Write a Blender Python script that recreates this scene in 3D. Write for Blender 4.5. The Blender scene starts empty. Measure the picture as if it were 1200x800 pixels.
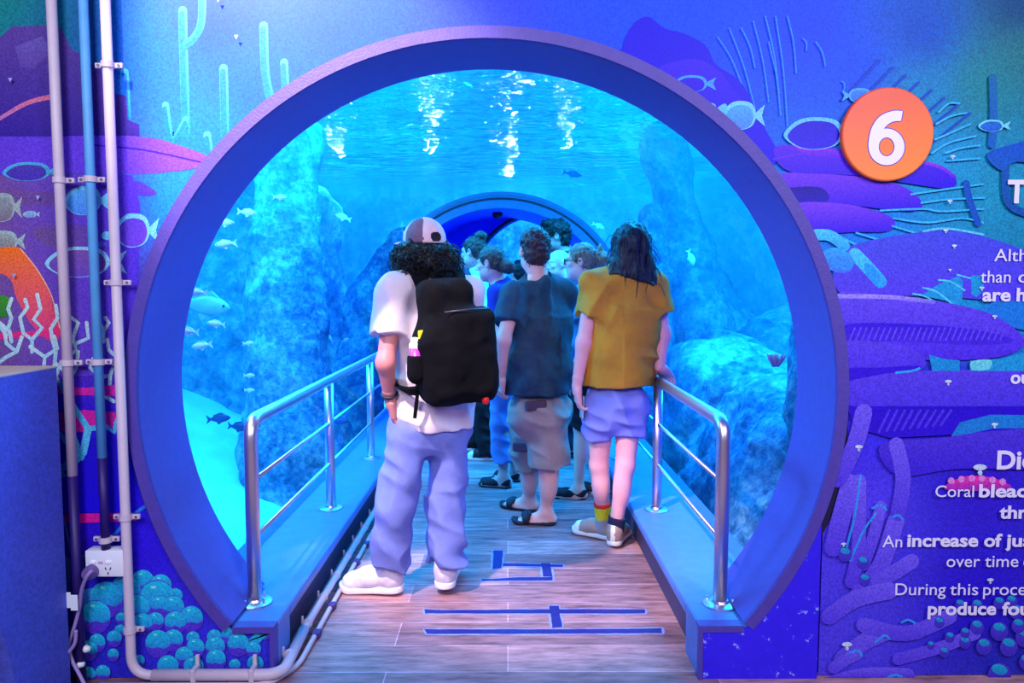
import bpy, bmesh, math, random
import numpy as np
from mathutils import Vector, Matrix

random.seed(7)
rng = np.random.default_rng(11)
sc = bpy.context.scene
COL = sc.collection
PI = math.pi

# ------------------------------------------------------------------ camera
FPX = 850.0
CAMZ = 1.42
PITCH = math.radians(4.17)
YAW = math.atan(5.0 / FPX)          # the tunnel axis (+Y) lands a little left of centre
cam_data = bpy.data.cameras.new('camera')
cam_data.sensor_width = 36.0
cam_data.lens = 36.0 * FPX / 1200.0
cam_data.clip_start = 0.05
cam = bpy.data.objects.new('camera', cam_data)
COL.objects.link(cam)
cam.location = (0, 0, CAMZ)
cam.rotation_euler = (PI / 2 - PITCH, 0, -YAW)
sc.camera = cam
_R = np.array(cam.rotation_euler.to_matrix())

def at(px, py, d):
    """world point seen at photo pixel (px,py) on the plane y = d"""
    v = _R @ np.array([(px - 600) / FPX, -(py - 400) / FPX, -1.0])
    k = d / v[1]
    return np.array([0, 0, CAMZ]) + v * k

def on_x(px, py, x):
    v = _R @ np.array([(px - 600) / FPX, -(py - 400) / FPX, -1.0])
    return np.array([0, 0, CAMZ]) + v * (x / v[0])

def on_z(px, py, z=0.0):
    v = _R @ np.array([(px - 600) / FPX, -(py - 400) / FPX, -1.0])
    k = (z - CAMZ) / v[2]
    return np.array([0, 0, CAMZ]) + v * k

# ------------------------------------------------------------------ colour / materials
def lin(c):
    out = []
    for v in c[:3]:
        v = v / 255.0
        out.append(v / 12.92 if v <= 0.04045 else ((v + 0.055) / 1.055) ** 2.4)
    return tuple(out)

_mats = {}
def mat(name, rgb, rough=0.5, metal=0.0, var=0.0, vscale=8.0, bump=0.0, bscale=60.0, stretch=(1, 1, 1),
        rgb2=None, spec=0.4, sss=0.0):
    """principled material with procedural colour variation and bump; rgb in sRGB 0..255"""
    if name in _mats:
        return _mats[name]
    m = bpy.data.materials.new(name)
    m.use_nodes = True
    nt = m.node_tree
    b = nt.nodes['Principled BSDF']
    b.inputs['Roughness'].default_value = rough
    b.inputs['Metallic'].default_value = metal
    b.inputs['Specular IOR Level'].default_value = spec
    c1 = lin(rgb)
    b.inputs['Base Color'].default_value = (*c1, 1)
    tc = nt.nodes.new('ShaderNodeTexCoord')
    mp = nt.nodes.new('ShaderNodeMapping')
    mp.inputs['Scale'].default_value = stretch
    nt.links.new(tc.outputs['Object'], mp.inputs['Vector'])
    if var > 0 or rgb2 is not None:
        n = nt.nodes.new('ShaderNodeTexNoise')
        n.inputs['Scale'].default_value = vscale
        n.inputs['Detail'].default_value = 5
        n.inputs['Roughness'].default_value = 0.65
        nt.links.new(mp.outputs['Vector'], n.inputs['Vector'])
        r = nt.nodes.new('ShaderNodeValToRGB')
        c2 = lin(rgb2) if rgb2 is not None else tuple(x * (1 - var) for x in c1)
        r.color_ramp.elements[0].position = 0.35
        r.color_ramp.elements[1].position = 0.65
        r.color_ramp.elements[0].color = (*c2, 1)
        r.color_ramp.elements[1].color = (*c1, 1)
        nt.links.new(n.outputs['Fac'], r.inputs['Fac'])
        nt.links.new(r.outputs['Color'], b.inputs['Base Color'])
    if bump > 0:
        n2 = nt.nodes.new('ShaderNodeTexNoise')
        n2.inputs['Scale'].default_value = bscale
        n2.inputs['Detail'].default_value = 6
        nt.links.new(mp.outputs['Vector'], n2.inputs['Vector'])
        bp = nt.nodes.new('ShaderNodeBump')
        bp.inputs['Strength'].default_value = bump
        bp.inputs['Distance'].default_value = 0.02
        nt.links.new(n2.outputs['Fac'], bp.inputs['Height'])
        nt.links.new(bp.outputs['Normal'], b.inputs['Normal'])
    _mats[name] = m
    return m

def rock_mat(name, light, mid, dark, f1=2.0, f2=14.0):
    m = bpy.data.materials.new(name); m.use_nodes = True; nt = m.node_tree; b = nt.nodes['Principled BSDF']; L = nt.links.new
    b.inputs['Roughness'].default_value = .95; b.inputs['Specular IOR Level'].default_value = .1
    tc = nt.nodes.new('ShaderNodeTexCoord')
    def noise(sc_, det, rough):
        n = nt.nodes.new('ShaderNodeTexNoise'); n.inputs['Scale'].default_value = sc_; n.inputs['Detail'].default_value = det; n.inputs['Roughness'].default_value = rough
        L(tc.outputs['Object'], n.inputs['Vector']); return n
    n1, n2 = noise(f1, 6, .7), noise(f2, 8, .75)
    ad = nt.nodes.new('ShaderNodeMath'); ad.operation = 'ADD'; L(n1.outputs['Fac'], ad.inputs[0]); L(n2.outputs['Fac'], ad.inputs[1])
    hf = nt.nodes.new('ShaderNodeMath'); hf.operation = 'MULTIPLY'; hf.inputs[1].default_value = .5; L(ad.outputs[0], hf.inputs[0])
    r = nt.nodes.new('ShaderNodeValToRGB'); e = r.color_ramp.elements
    e[0].position = .40; e[0].color = (*lin(dark), 1); e[1].position = .60; e[1].color = (*lin(light), 1); x = e.new(.5); x.color = (*lin(mid), 1)
    L(hf.outputs[0], r.inputs['Fac']); L(r.outputs['Color'], b.inputs['Base Color'])
    bp = nt.nodes.new('ShaderNodeBump'); bp.inputs['Strength'].default_value = 1; bp.inputs['Distance'].default_value = .06
    L(hf.outputs[0], bp.inputs['Height']); L(bp.outputs['Normal'], b.inputs['Normal'])
    return m

# ------------------------------------------------------------------ object helpers
def tag(o, label=None, cat=None, group=None, kind=None):
    if label: o['label'] = label
    if cat: o['category'] = cat
    if group: o['group'] = group
    if kind: o['kind'] = kind
    return o

def thing(name, loc, label, cat, group=None):
    o = bpy.data.objects.new(name, None)
    o.empty_display_size = 0.1
    COL.objects.link(o)
    o.location = tuple(float(x) for x in loc)
    return tag(o, label, cat, group)

def _origin(parent):
    p = np.zeros(3)
    while parent is not None:
        p = p + np.array(parent.location)
        parent = parent.parent
    return p

def obj(name, V, F, m, parent=None, smooth=False, mats=None, fm=None):
    """link one mesh object from world-space vertices"""
    V = np.asarray(V, dtype=float)
    if parent is not None:
        loc = np.zeros(3)
        V = V - _origin(parent)
    else:
        loc = np.array([(V[:, 0].min() + V[:, 0].max()) / 2, (V[:, 1].min() + V[:, 1].max()) / 2, V[:, 2].min()])
        V = V - loc
    me = bpy.data.meshes.new(name)
    if isinstance(F, np.ndarray) and F.ndim == 2:
        nf, kk = F.shape
        me.vertices.add(len(V)); me.vertices.foreach_set('co', V.astype(np.float32).ravel())
        me.loops.add(nf * kk); me.loops.foreach_set('vertex_index', F.astype(np.int32).ravel())
        me.polygons.add(nf)
        me.polygons.foreach_set('loop_start', np.arange(0, nf * kk, kk, dtype=np.int32))
        me.polygons.foreach_set('loop_total', np.full(nf, kk, dtype=np.int32))
        me.update(calc_edges=True)
    else:
        me.from_pydata([tuple(v) for v in V], [], [tuple(int(i) for i in f) for f in F])
        me.update()
    for mm in (mats if mats else [m]):
        me.materials.append(mm)
    if fm is not None:
        me.polygons.foreach_set('material_index', np.asarray(fm, dtype=np.int32))
    if smooth:
        me.polygons.foreach_set('use_smooth', np.ones(len(me.polygons), dtype=bool))
    me.validate()
    o = bpy.data.objects.new(name, me)
    COL.objects.link(o)
    o.location = tuple(loc)
    if parent is not None:
        o.parent = parent
    return o

class MB:
    """collects simple shapes into one mesh"""
    def __init__(s):
        s.V = []; s.F = []; s.M = []; s.S = []
    def add(s, V, F, mi=0):
        o = len(s.V)
        s.V.extend([tuple(float(c) for c in v) for v in V])
        for f in F:
            s.F.append(tuple(i + o for i in f)); s.M.append(mi)
        return s
    def box(s, lo, hi, mi=0, bev=0.0):
        x0, y0, z0 = lo; x1, y1, z1 = hi
        if bev > 0:
            bm = bmesh.new()
            bmesh.ops.create_cube(bm, size=1)
            for v in bm.verts:
                v.co = Vector(((x0 + x1) / 2 + v.co.x * (x1 - x0), (y0 + y1) / 2 + v.co.y * (y1 - y0), (z0 + z1) / 2 + v.co.z * (z1 - z0)))
            bmesh.ops.bevel(bm, geom=bm.edges[:], offset=bev, segments=2, affect='EDGES', profile=0.5)
            bm.verts.index_update()
            s.add([v.co[:] for v in bm.verts], [[v.index for v in f.verts] for f in bm.faces], mi)
            bm.free()
            return s
        V = [(x0, y0, z0), (x1, y0, z0), (x1, y1, z0), (x0, y1, z0), (x0, y0, z1), (x1, y0, z1), (x1, y1, z1), (x0, y1, z1)]
        F = [(0, 3, 2, 1), (4, 5, 6, 7), (0, 1, 5, 4), (1, 2, 6, 5), (2, 3, 7, 6), (3, 0, 4, 7)]
        return s.add(V, F, mi)
    def tube(s, pts, r, n=12, mi=0, caps=True):
        pts = [Vector(tuple(float(c) for c in p)) for p in pts]
        rs = r if hasattr(r, '__len__') else [r] * len(pts)
        t0 = (pts[1] - pts[0]).normalized()
        ref = Vector((0, 0, 1)) if abs(t0.z) < 0.9 else Vector((1, 0, 0))
        nrm = t0.cross(ref).normalized()
        V = []; F = []
        for i, p in enumerate(pts):
            if i == 0: t = pts[1] - pts[0]
            elif i == len(pts) - 1: t = pts[-1] - pts[-2]
            else: t = (pts[i] - pts[i - 1]).normalized() + (pts[i + 1] - pts[i]).normalized()
            t.normalize()
            nrm = (nrm - t * nrm.dot(t)).normalized()
            b = t.cross(nrm)
            for k in range(n):
                a = 2 * PI * k / n
                V.append((p + (nrm * math.cos(a) + b * math.sin(a)) * rs[i])[:])
        for i in range(len(pts) - 1):
            for k in range(n):
                k2 = (k + 1) % n
                F.append((i * n + k, i * n + k2, (i + 1) * n + k2, (i + 1) * n + k))
        if caps:
            F.append(tuple(range(n))[::-1])
            F.append(tuple((len(pts) - 1) * n + k for k in range(n)))
        return s.add(V, F, mi)
    def lathe(s, c, prof, n=24, axis='z', mi=0):
        V = []; F = []
        for (r, h) in prof:
            for k in range(n):
                a = 2 * PI * k / n
                x, y = r * math.cos(a), r * math.sin(a)
                if axis == 'z': V.append((c[0] + x, c[1] + y, c[2] + h))
                elif axis == 'y': V.append((c[0] + x, c[1] + h, c[2] - y))
                else: V.append((c[0] + h, c[1] + x, c[2] + y))
        for i in range(len(prof) - 1):
            for k in range(n):
                k2 = (k + 1) % n
                F.append((i * n + k, i * n + k2, (i + 1) * n + k2, (i + 1) * n + k))
        F.append(tuple(range(n))[::-1]); F.append(tuple((len(prof) - 1) * n + k for k in range(n)))
        return s.add(V, F, mi)
    def build(s, name, m, parent=None, smooth=False, mats=None):
        return obj(name, s.V, s.F, m, parent, smooth, mats, s.M if mats else None)

def fillet(pts, r, n=6):
    """round the inner corners of a polyline"""
    pts = [np.array(p, float) for p in pts]
    out = [pts[0]]
    for i in range(1, len(pts) - 1):
        a, b, c = pts[i - 1], pts[i], pts[i + 1]
        u = (a - b) / np.linalg.norm(a - b); w = (c - b) / np.linalg.norm(c - b)
        p, q = b + u * r, b + w * r
        for k in range(n + 1):
            t = k / n
            out.append((1 - t) ** 2 * p + 2 * t * (1 - t) * b + t * t * q)
    out.append(pts[-1])
    return out

def shade_auto(o, ang=40):
    """flat faces stay flat, round ones go smooth"""
    me = o.data
    me.polygons.foreach_set('use_smooth', np.ones(len(me.polygons), dtype=bool))
    bm = bmesh.new(); bm.from_mesh(me)
    for e in bm.edges:
        if len(e.link_faces) == 2:
            e.smooth = e.calc_face_angle(0) < math.radians(ang)
    bm.to_mesh(me); bm.free()
    return o

# ------------------------------------------------------------------ noise + signed distance fields
_lat = rng.random((32, 32, 32)).astype(np.float32)
def vnoise(P, f, seed=0):
    q = P * f + seed * 7.31
    i = np.floor(q).astype(np.int64); t = (q - i).astype(np.float32)
    t = t * t * (3 - 2 * t)
    i0 = i & 31; i1 = (i + 1) & 31
    x0, y0, z0 = i0[..., 0], i0[..., 1], i0[..., 2]; x1, y1, z1 = i1[..., 0], i1[..., 1], i1[..., 2]
    tx, ty, tz = t[..., 0], t[..., 1], t[..., 2]
    a = _lat[x0, y0, z0] * (1 - tx) + _lat[x1, y0, z0] * tx
    b = _lat[x0, y1, z0] * (1 - tx) + _lat[x1, y1, z0] * tx
    c = _lat[x0, y0, z1] * (1 - tx) + _lat[x1, y0, z1] * tx
    d = _lat[x0, y1, z1] * (1 - tx) + _lat[x1, y1, z1] * tx
    return (a * (1 - ty) + b * ty) * (1 - tz) + (c * (1 - ty) + d * ty) * tz * 1.0 - 0.5
def fbm(P, f, seed=0, o=4):
    s = 0; a = 1.0
    for k in range(o):
        s = s + a * vnoise(P, f * 2 ** k, seed + k); a *= 0.5
    return s

def nrm(v):
    v = np.asarray(v, float); return v / max(np.linalg.norm(v), 1e-9)

def surf(o, x, y):
    """where the view ray through photo pixel (x,y) first meets mesh object o"""
    from mathutils.bvhtree import BVHTree
    og = _origin(o)
    t = BVHTree.FromPolygons([Vector(v.co) for v in o.data.vertices], [tuple(p.vertices) for p in o.data.polygons])
    d = at(x, y, 1.0) - np.array([0, 0, CAMZ])
    loc, n, i, dist = t.ray_cast(Vector(np.array([0, 0, CAMZ]) - og), Vector(d).normalized())
    return None if loc is None else (np.array(loc) + og, np.array(n))

class Sdf:
    def __init__(s, lo, hi, h):
        s.lo = np.asarray(lo, float); s.h = h
        s.n = np.ceil((np.asarray(hi, float) - s.lo) / h).astype(int) + 1
        s.f = np.full(s.n, 0.5, dtype=np.float32)
        s.ax = [s.lo[i] + np.arange(s.n[i]) * h for i in range(3)]
    def _blk(s, lo, hi):
        a = np.clip(np.floor((np.asarray(lo) - s.lo) / s.h).astype(int), 0, s.n)
        b = np.clip(np.ceil((np.asarray(hi) - s.lo) / s.h).astype(int) + 1, 0, s.n)
        if np.any(b <= a): return None, None
        sl = tuple(slice(a[i], b[i]) for i in range(3))
        g = np.meshgrid(*[s.ax[i][sl[i]] for i in range(3)], indexing='ij')
        return sl, np.stack(g, -1)
    def op(s, fn, lo, hi, k=0.0, mode='u', pad=0.05):
        p = pad + k
        sl, P = s._blk(np.asarray(lo) - p, np.asarray(hi) + p)
        if sl is None: return s
        d = fn(P).astype(np.float32); f = s.f[sl]
        if mode == 'u':
            if k > 0:
                hh = np.maximum(k - np.abs(f - d), 0) / k
                s.f[sl] = np.minimum(f, d) - hh * hh * k * 0.25
            else: s.f[sl] = np.minimum(f, d)
        else:
            d = -d
            if k > 0:
                hh = np.maximum(k - np.abs(f - d), 0) / k
                s.f[sl] = np.maximum(f, d) + hh * hh * k * 0.25
            else: s.f[sl] = np.maximum(f, d)
        return s
    def cone(s, a, b, ra, rb, k=0.0, mode='u', cut=None):
        a = np.asarray(a, float); b = np.asarray(b, float); ab = b - a; L2 = max(ab @ ab, 1e-9)
        def fn(P):
            t = np.clip(((P - a) @ ab) / L2, 0, 1)
            d = np.linalg.norm(P - a - t[..., None] * ab, axis=-1) - (ra + (rb - ra) * t)
            if cut is not None:
                for (c0, cn) in cut: d = np.maximum(d, (P - c0) @ cn)
            return d
        r = max(ra, rb)
        return s.op(fn, np.minimum(a, b) - r, np.maximum(a, b) + r, k, mode)
    def ell(s, c, rad, k=0.0, mode='u', R=None):
        c = np.asarray(c, float); rad = np.asarray(rad, float)
        def fn(P):
            q = P - c
            if R is not None: q = q @ R
            k0 = np.linalg.norm(q / rad, axis=-1); k1 = np.linalg.norm(q / (rad * rad), axis=-1)
            return k0 * (k0 - 1) / np.maximum(k1, 1e-6)
        m = rad.max()
        return s.op(fn, c - m, c + m, k, mode)
    def box(s, c, half, R=None, rnd=0.01, k=0.0, mode='u'):
        c = np.asarray(c, float); half = np.asarray(half, float) - rnd
        def fn(P):
            q = P - c
            if R is not None: q = q @ R
            q = np.abs(q) - half
            return np.linalg.norm(np.maximum(q, 0), axis=-1) + np.minimum(q.max(-1), 0) - rnd
        m = np.linalg.norm(half) + rnd
        return s.op(fn, c - m, c + m, k, mode)
    def ecyl(s, a, b, ra, rb, R, k=0.0, mode='u'):
        """elliptic cylinder from a to b; ra, rb = (half width, half depth); R columns = right, forward, up"""
        a = np.asarray(a, float); b = np.asarray(b, float); ab = b - a; L = np.linalg.norm(ab); u = ab / L
        ra = np.asarray(ra, float); rb = np.asarray(rb, float)
        def fn(P):
            q = P - a; t = (q @ u)
            tt = np.clip(t / L, 0, 1)[..., None]
            loc = (q - (tt * L) * u) @ R
            r = ra + (rb - ra) * tt
            e = np.sqrt((loc[..., 0] / r[..., 0]) ** 2 + (loc[..., 1] / r[..., 1]) ** 2)
            d = (e - 1) * r.min(-1)
            return np.maximum(d, np.abs(t - L / 2) - L / 2)
        m = max(ra.max(), rb.max())
        return s.op(fn, np.minimum(a, b) - m, np.maximum(a, b) + m, k, mode)
    def plane(s, p, n):
        """keep the side the normal points away from"""
        g = [s.ax[i].reshape([-1 if j == i else 1 for j in range(3)]) for i in range(3)]
        d = sum((g[i] - p[i]) * n[i] for i in range(3))
        s.f = np.maximum(s.f, d.astype(np.float32)); return s
    def disp(s, fn, band=0.06):
        idx = np.nonzero(np.abs(s.f) < band)
        P = np.stack([s.ax[i][idx[i]] for i in range(3)], -1)
        s.f[idx] += fn(P).astype(np.float32); return s
    def mesh(s):
        f = s.f.copy()
        f[0] = np.maximum(f[0], 1e-3); f[-1] = np.maximum(f[-1], 1e-3)
        f[:, 0] = np.maximum(f[:, 0], 1e-3); f[:, -1] = np.maximum(f[:, -1], 1e-3)
        f[:, :, 0] = np.maximum(f[:, :, 0], 1e-3); f[:, :, -1] = np.maximum(f[:, :, -1], 1e-3)
        ins = f < 0
        cnt = np.zeros(np.array(f.shape) - 1, dtype=np.int8)
        offs = [(i, j, k) for i in (0, 1) for j in (0, 1) for k in (0, 1)]
        X, Y, Z = cnt.shape
        for (i, j, k) in offs: cnt += ins[i:i + X, j:j + Y, k:k + Z]
        act = np.nonzero((cnt > 0) & (cnt < 8))
        if len(act[0]) == 0: return np.zeros((0, 3)), np.zeros((0, 4), int)
        ids = np.full(cnt.shape, -1, dtype=np.int64); ids[act] = np.arange(len(act[0]))
        base = np.stack(act, -1)
        acc = np.zeros((len(base), 3)); num = np.zeros(len(base))
        val = {o: f[act[0] + o[0], act[1] + o[1], act[2] + o[2]] for o in offs}
        for a in offs:
            for ax in range(3):
                if a[ax] == 0:
                    b = list(a); b[ax] = 1; b = tuple(b)
                    va, vb = val[a], val[b]
                    m = (va < 0) != (vb < 0)
                    t = np.where(m, va / np.where(m, va - vb, 1), 0)
                    p = np.tile(np.array(a, float), (len(base), 1)); p[:, ax] += t
                    acc[m] += p[m]; num[m] += 1
        V = s.lo + (base + acc / num[:, None]) * s.h
        faces = []
        for ax in range(3):
            o1, o2 = (ax + 1) % 3, (ax + 2) % 3
            sa = [slice(1, -1)] * 3; sb = [slice(1, -1)] * 3
            sa[ax] = slice(0, -1); sb[ax] = slice(1, None)
            A = ins[tuple(sa)]; B = ins[tuple(sb)]
            e = np.stack(np.nonzero(A != B), -1)
            if len(e) == 0: continue
            g = e + 1; g[:, ax] -= 1
            q = []
            for (u, w) in ((0, 0), (1, 0), (1, 1), (0, 1)):
                c = g.copy(); c[:, o1] -= 1 - u; c[:, o2] -= 1 - w
                q.append(ids[c[:, 0], c[:, 1], c[:, 2]])
            q = np.stack(q, -1)
            fl = ~A[tuple(e.T)]
            q[fl] = q[fl][:, ::-1]
            faces.append(q)
        return V, np.concatenate(faces)

def join(parts):
    V = []; F = []; o = 0
    for v, f in parts:
        if len(v) == 0: continue
        V.append(v); F.append(f + o); o += len(v)
    return np.concatenate(V), np.concatenate(F)
# ------------------------------------------------------------------ people
def frame(yaw, pitch=0.0, roll=0.0):
    """columns right, forward, up; yaw turns left, pitch tilts the face up"""
    M = Matrix.Rotation(yaw, 3, 'Z') @ Matrix.Rotation(pitch, 3, 'X') @ Matrix.Rotation(roll, 3, 'Y')
    return np.array(M)

def head_mesh(c, Rh, s, h, neck, nr=0.056, jaw=1.0):
    T = lambda x, y, z: c + Rh @ (np.array([x, y, z]) * s)
    D = lambda *r: np.array(r) * s
    S = Sdf(c - 0.21 * s, c + np.array([0.2, 0.2, 0.16]) * s, h)
    S.ell(T(0, -.012, .034), D(.077, .099, .09), R=Rh)
    S.ell(T(0, .025, -.035), D(.061, .070, .084), .03 * s, R=Rh)
    S.ell(T(0, .064, -.1), D(.027, .026, .021) * jaw, .035 * s, R=Rh)
    for x in (-1, 1):
        S.ell(T(x * .042, .02, -.068), D(.022, .046, .028), .03 * s, R=Rh)
        S.ell(T(x * .043, .066, -.018), D(.022, .018, .016), .02 * s, R=Rh)
    S.ell(T(0, .08, .026), D(.05, .016, .011), .02 * s, R=Rh)
    for x in (-1, 1):
        S.ell(T(x * .031, .098, .006), D(.017, .016, .011), .012 * s, mode='s', R=Rh)
    S.cone(T(0, .09, .012), T(0, .116, -.028), .008 * s, .0125 * s, .014 * s)
    for x in (-1, 1): S.ell(T(x * .011, .1, -.033), D(.009, .011, .008), .008 * s, R=Rh)
    S.ell(T(0, .089, -.06), D(.024, .011, .006), .006 * s, R=Rh)
    S.ell(T(0, .087, -.071), D(.021, .011, .007), .006 * s, R=Rh)
    S.box(T(0, .103, -.0655), D(.022, .008, .0015), R=Rh, rnd=.001, k=.004 * s, mode='s')
    for x in (-1, 1):
        e = Rh @ np.array(Matrix.Rotation(x * -.35, 3, 'Z'))
        S.ell(T(x * .08, -.008, -.002), D(.010, .021, .033), .008 * s, R=e)
        S.ell(T(x * .09, -.002, .002), D(.008, .011, .019), .004 * s, mode='s', R=e)
        S.ell(T(x * .031, .081, .004), D(.0135, .011, .0105), .004 * s, R=Rh)
    S.cone(T(0, -.018, -.05), neck, nr * s, (nr + .006) * s, .035 * s)
    return S.mesh()

def hand_mesh(w, d, pn, side, s=1.0, curl=(20, 25, 30, 35), h=.004, thumb=0.6, spread=.12, fore=None):
    """w wrist, d finger direction, pn the way the palm faces, side the thumb side"""
    d = nrm(d); side = nrm(side - d * (side @ d)); pn2 = np.cross(d, side); pn = pn2 if pn2 @ pn > 0 else -pn2
    R = np.stack([side, d, pn], -1)
    S = Sdf(w - .17 * s - .05, w + .17 * s + .08, h)
    if fore is not None: S.cone(fore, w, .031 * s, .025 * s)
    S.cone(w, w + d * .03 * s, .024 * s, .026 * s, .01)
    S.box(w + d * .052 * s, np.array([.041, .045, .0145]) * s, R=R, rnd=.013 * s, k=.018 * s)
    for i, (off, L, r) in enumerate(((.031, .071, .0092), (.0105, .079, .0096), (-.0105, .073, .0092), (-.031, .058, .0082))):
        p = w + (d * .09 + side * off) * s
        a = math.radians(curl[i] * .6)
        fan = side * (off / .031) * spread
        for f in (.45, .31, .24):
            q = p + nrm(d * math.cos(a) + pn * math.sin(a) + fan * math.cos(a)) * L * f * s
            S.cone(p, q, r * s, r * .93 * s, .004)
            p = q; r *= .93; a += math.radians(curl[i])
    p = w + (d * .03 + side * .028 + pn * .006) * s
    for L, r, k in ((.042, .0125, .9), (.034, .0105, .75), (.026, .0095, .5)):
        q = p + nrm(d * (1.15 - k * .4) + side * k * thumb * 1.4 + pn * .35) * L * s
        S.cone(p, q, r * s, r * .93 * s, .008); p = q
    return S.mesh()

def hair_mesh(style, c, Rh, s, h, seed=1):
    T = lambda x, y, z: c + Rh @ (np.array([x, y, z]) * s)
    D = lambda *r: np.array(r) * s
    S = Sdf(c - np.array([.26, .26, .42]) * s, c + np.array([.26, .26, .2]) * s, h)
    amp, f = .008, 45
    if style == 'short':
        S.ell(T(0, -.016, .040), D(.086, .104, .094), R=Rh)
        S.ell(T(0, -.05, -.03), D(.07, .062, .06), .03 * s, R=Rh)
        S.ell(T(0, .105, -.03), D(.085, .075, .1), .01, 's', R=Rh)
        for x in (-1, 1): S.ell(T(x * .092, .0, -.012), D(.022, .03, .045), .005, 's', R=Rh)
        amp, f = .012, 55
    elif style == 'tousled':
        S.ell(T(0, -.01, .05), D(.09, .108, .096), R=Rh)
        S.ell(T(0, -.06, -.03), D(.075, .058, .07), .03 * s, R=Rh)
        S.ell(T(0, .07, .10), D(.06, .045, .035), .02 * s, R=Rh)
        S.ell(T(0, .11, -.035), D(.085, .075, .1), .01, 's', R=Rh)
        for x in (-1, 1): S.ell(T(x * .095, .01, -.015), D(.022, .03, .04), .005, 's', R=Rh)
        amp, f = .022, 32
    elif style == 'long':
        S.ell(T(0, -.018, .042), D(.088, .107, .094), R=Rh)
        S.ecyl(T(0, -.04, .05), T(0, -.055, -.19), D(.09, .09), D(.135, .075), Rh, .05)
        S.ell(T(-.06, -.10, -.17), D(.05, .03, .06), .03, R=Rh)
        S.ell(T(0, .10, -.06), D(.062, .085, .13), .015, 's', R=Rh)
        S.plane(T(0, 0, -.165), Rh @ np.array([-0.25, 0, -1.0]))
        amp, f = .018, 34
    elif style == 'bush':
        S.ell(T(0, -.03, -.035), D(.145, .125, .088), R=Rh)
        S.ell(T(0, -.045, -.075), D(.125, .1, .07), .04 * s, R=Rh)
        S.ell(T(0, .12, -.04), D(.07, .1, .12), .015, 's', R=Rh)
        S.plane(T(0, 0, .043), Rh @ np.array([0, 0, 1.0]))
        amp, f = .034, 42
    elif style in ('bun', 'topknot', 'lowbun'):
        S.ell(T(0, -.016, .04), D(.085, .103, .094), R=Rh)
        S.ell(T(0, -.05, -.015), D(.07, .058, .055), .03 * s, R=Rh)
        S.ell(T(0, .105, -.03), D(.085, .078, .1), .01, 's', R=Rh)
        for x in (-1, 1): S.ell(T(x * .092, .004, -.015), D(.022, .03, .04), .005, 's', R=Rh)
        if style == 'bun': S.ell(T(0, -.15, .02), D(.055, .052, .055), .02 * s, R=Rh); S.ell(T(0, -.135, .075), D(.02, .02, .05), .02 * s, R=Rh)
        if style == 'lowbun': S.ell(T(0, -.135, -.035), D(.062, .055, .055), .02 * s, R=Rh)
        if style == 'topknot': S.ell(T(.0, -.07, .13), D(.05, .05, .045), .02 * s, R=Rh)
        amp, f = .010, 50
    inv = np.array([1.0, 1.0, .35 if style == 'long' else 1.0])
    S.disp(lambda P: (fbm(((P - c) @ Rh) * inv, f, seed, 3) * amp * s))
    return S.mesh()

def strands(root, ho, n, L, curl, r, m, seed=0, droop=.3, ztop=None):
    g = np.random.default_rng(seed); og = _origin(ho); P = ho.data.polygons; b = MB()
    for i in g.choice(len(P), size=min(n, len(P)), replace=False):
        if ztop is not None and P[i].center[2] + og[2] > ztop: continue
        p = np.array(P[i].center) + og; nn = np.array(P[i].normal); t = nrm(np.cross(nn, g.normal(size=3))); u = np.cross(nn, t); ll = L * (.5 + g.random()); ph = g.random() * 6.28
        pts = []
        for k in range(6):
            q = k / 5
            pts.append(p - nn * .006 + nn * ll * q * (1 - .25 * q) + (t * math.cos(ph + q * curl * 5) + u * math.sin(ph + q * curl * 5) - t * math.cos(ph) - u * math.sin(ph)) * ll * .28 * min(curl, 1.2) + np.array([0, 0, -droop * ll * q * q]))
        b.tube(pts, [r, r, r, r * .9, r * .7, r * .3], 4)
    return b.build('hair_strands', m, root, True)

def eyes(c, Rh, s, root, m):
    for x in (-1, 1):
        V = []; F = []; M = []
        p = c + Rh @ (np.array([x * .031, .0825, .004]) * s)
        n = 12
        R1 = .0118 * s
        for i in range(n + 1):
            th = PI * i / n
            for k in range(n):
                ph = 2 * PI * k / n
                V.append(p + Rh @ np.array([R1 * math.sin(th) * math.cos(ph), R1 * math.cos(th), R1 * math.sin(th) * math.sin(ph)]))
        for i in range(n):
            for k in range(n):
                F.append((i * n + k, (i + 1) * n + k, (i + 1) * n + (k + 1) % n, i * n + (k + 1) % n)); M.append(1 if i < 3 else 0)
        obj('eye', V, F, None, root, True, [mat('eye_white', (225, 225, 230), .2), mat('eye_iris', (50, 32, 22), .15)], M)

def foot_frame(t):
    t = nrm([t[0], t[1], 0]); return np.stack([np.array([t[1], -t[0], 0]), t, np.array([0, 0, 1.0])], -1)

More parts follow.
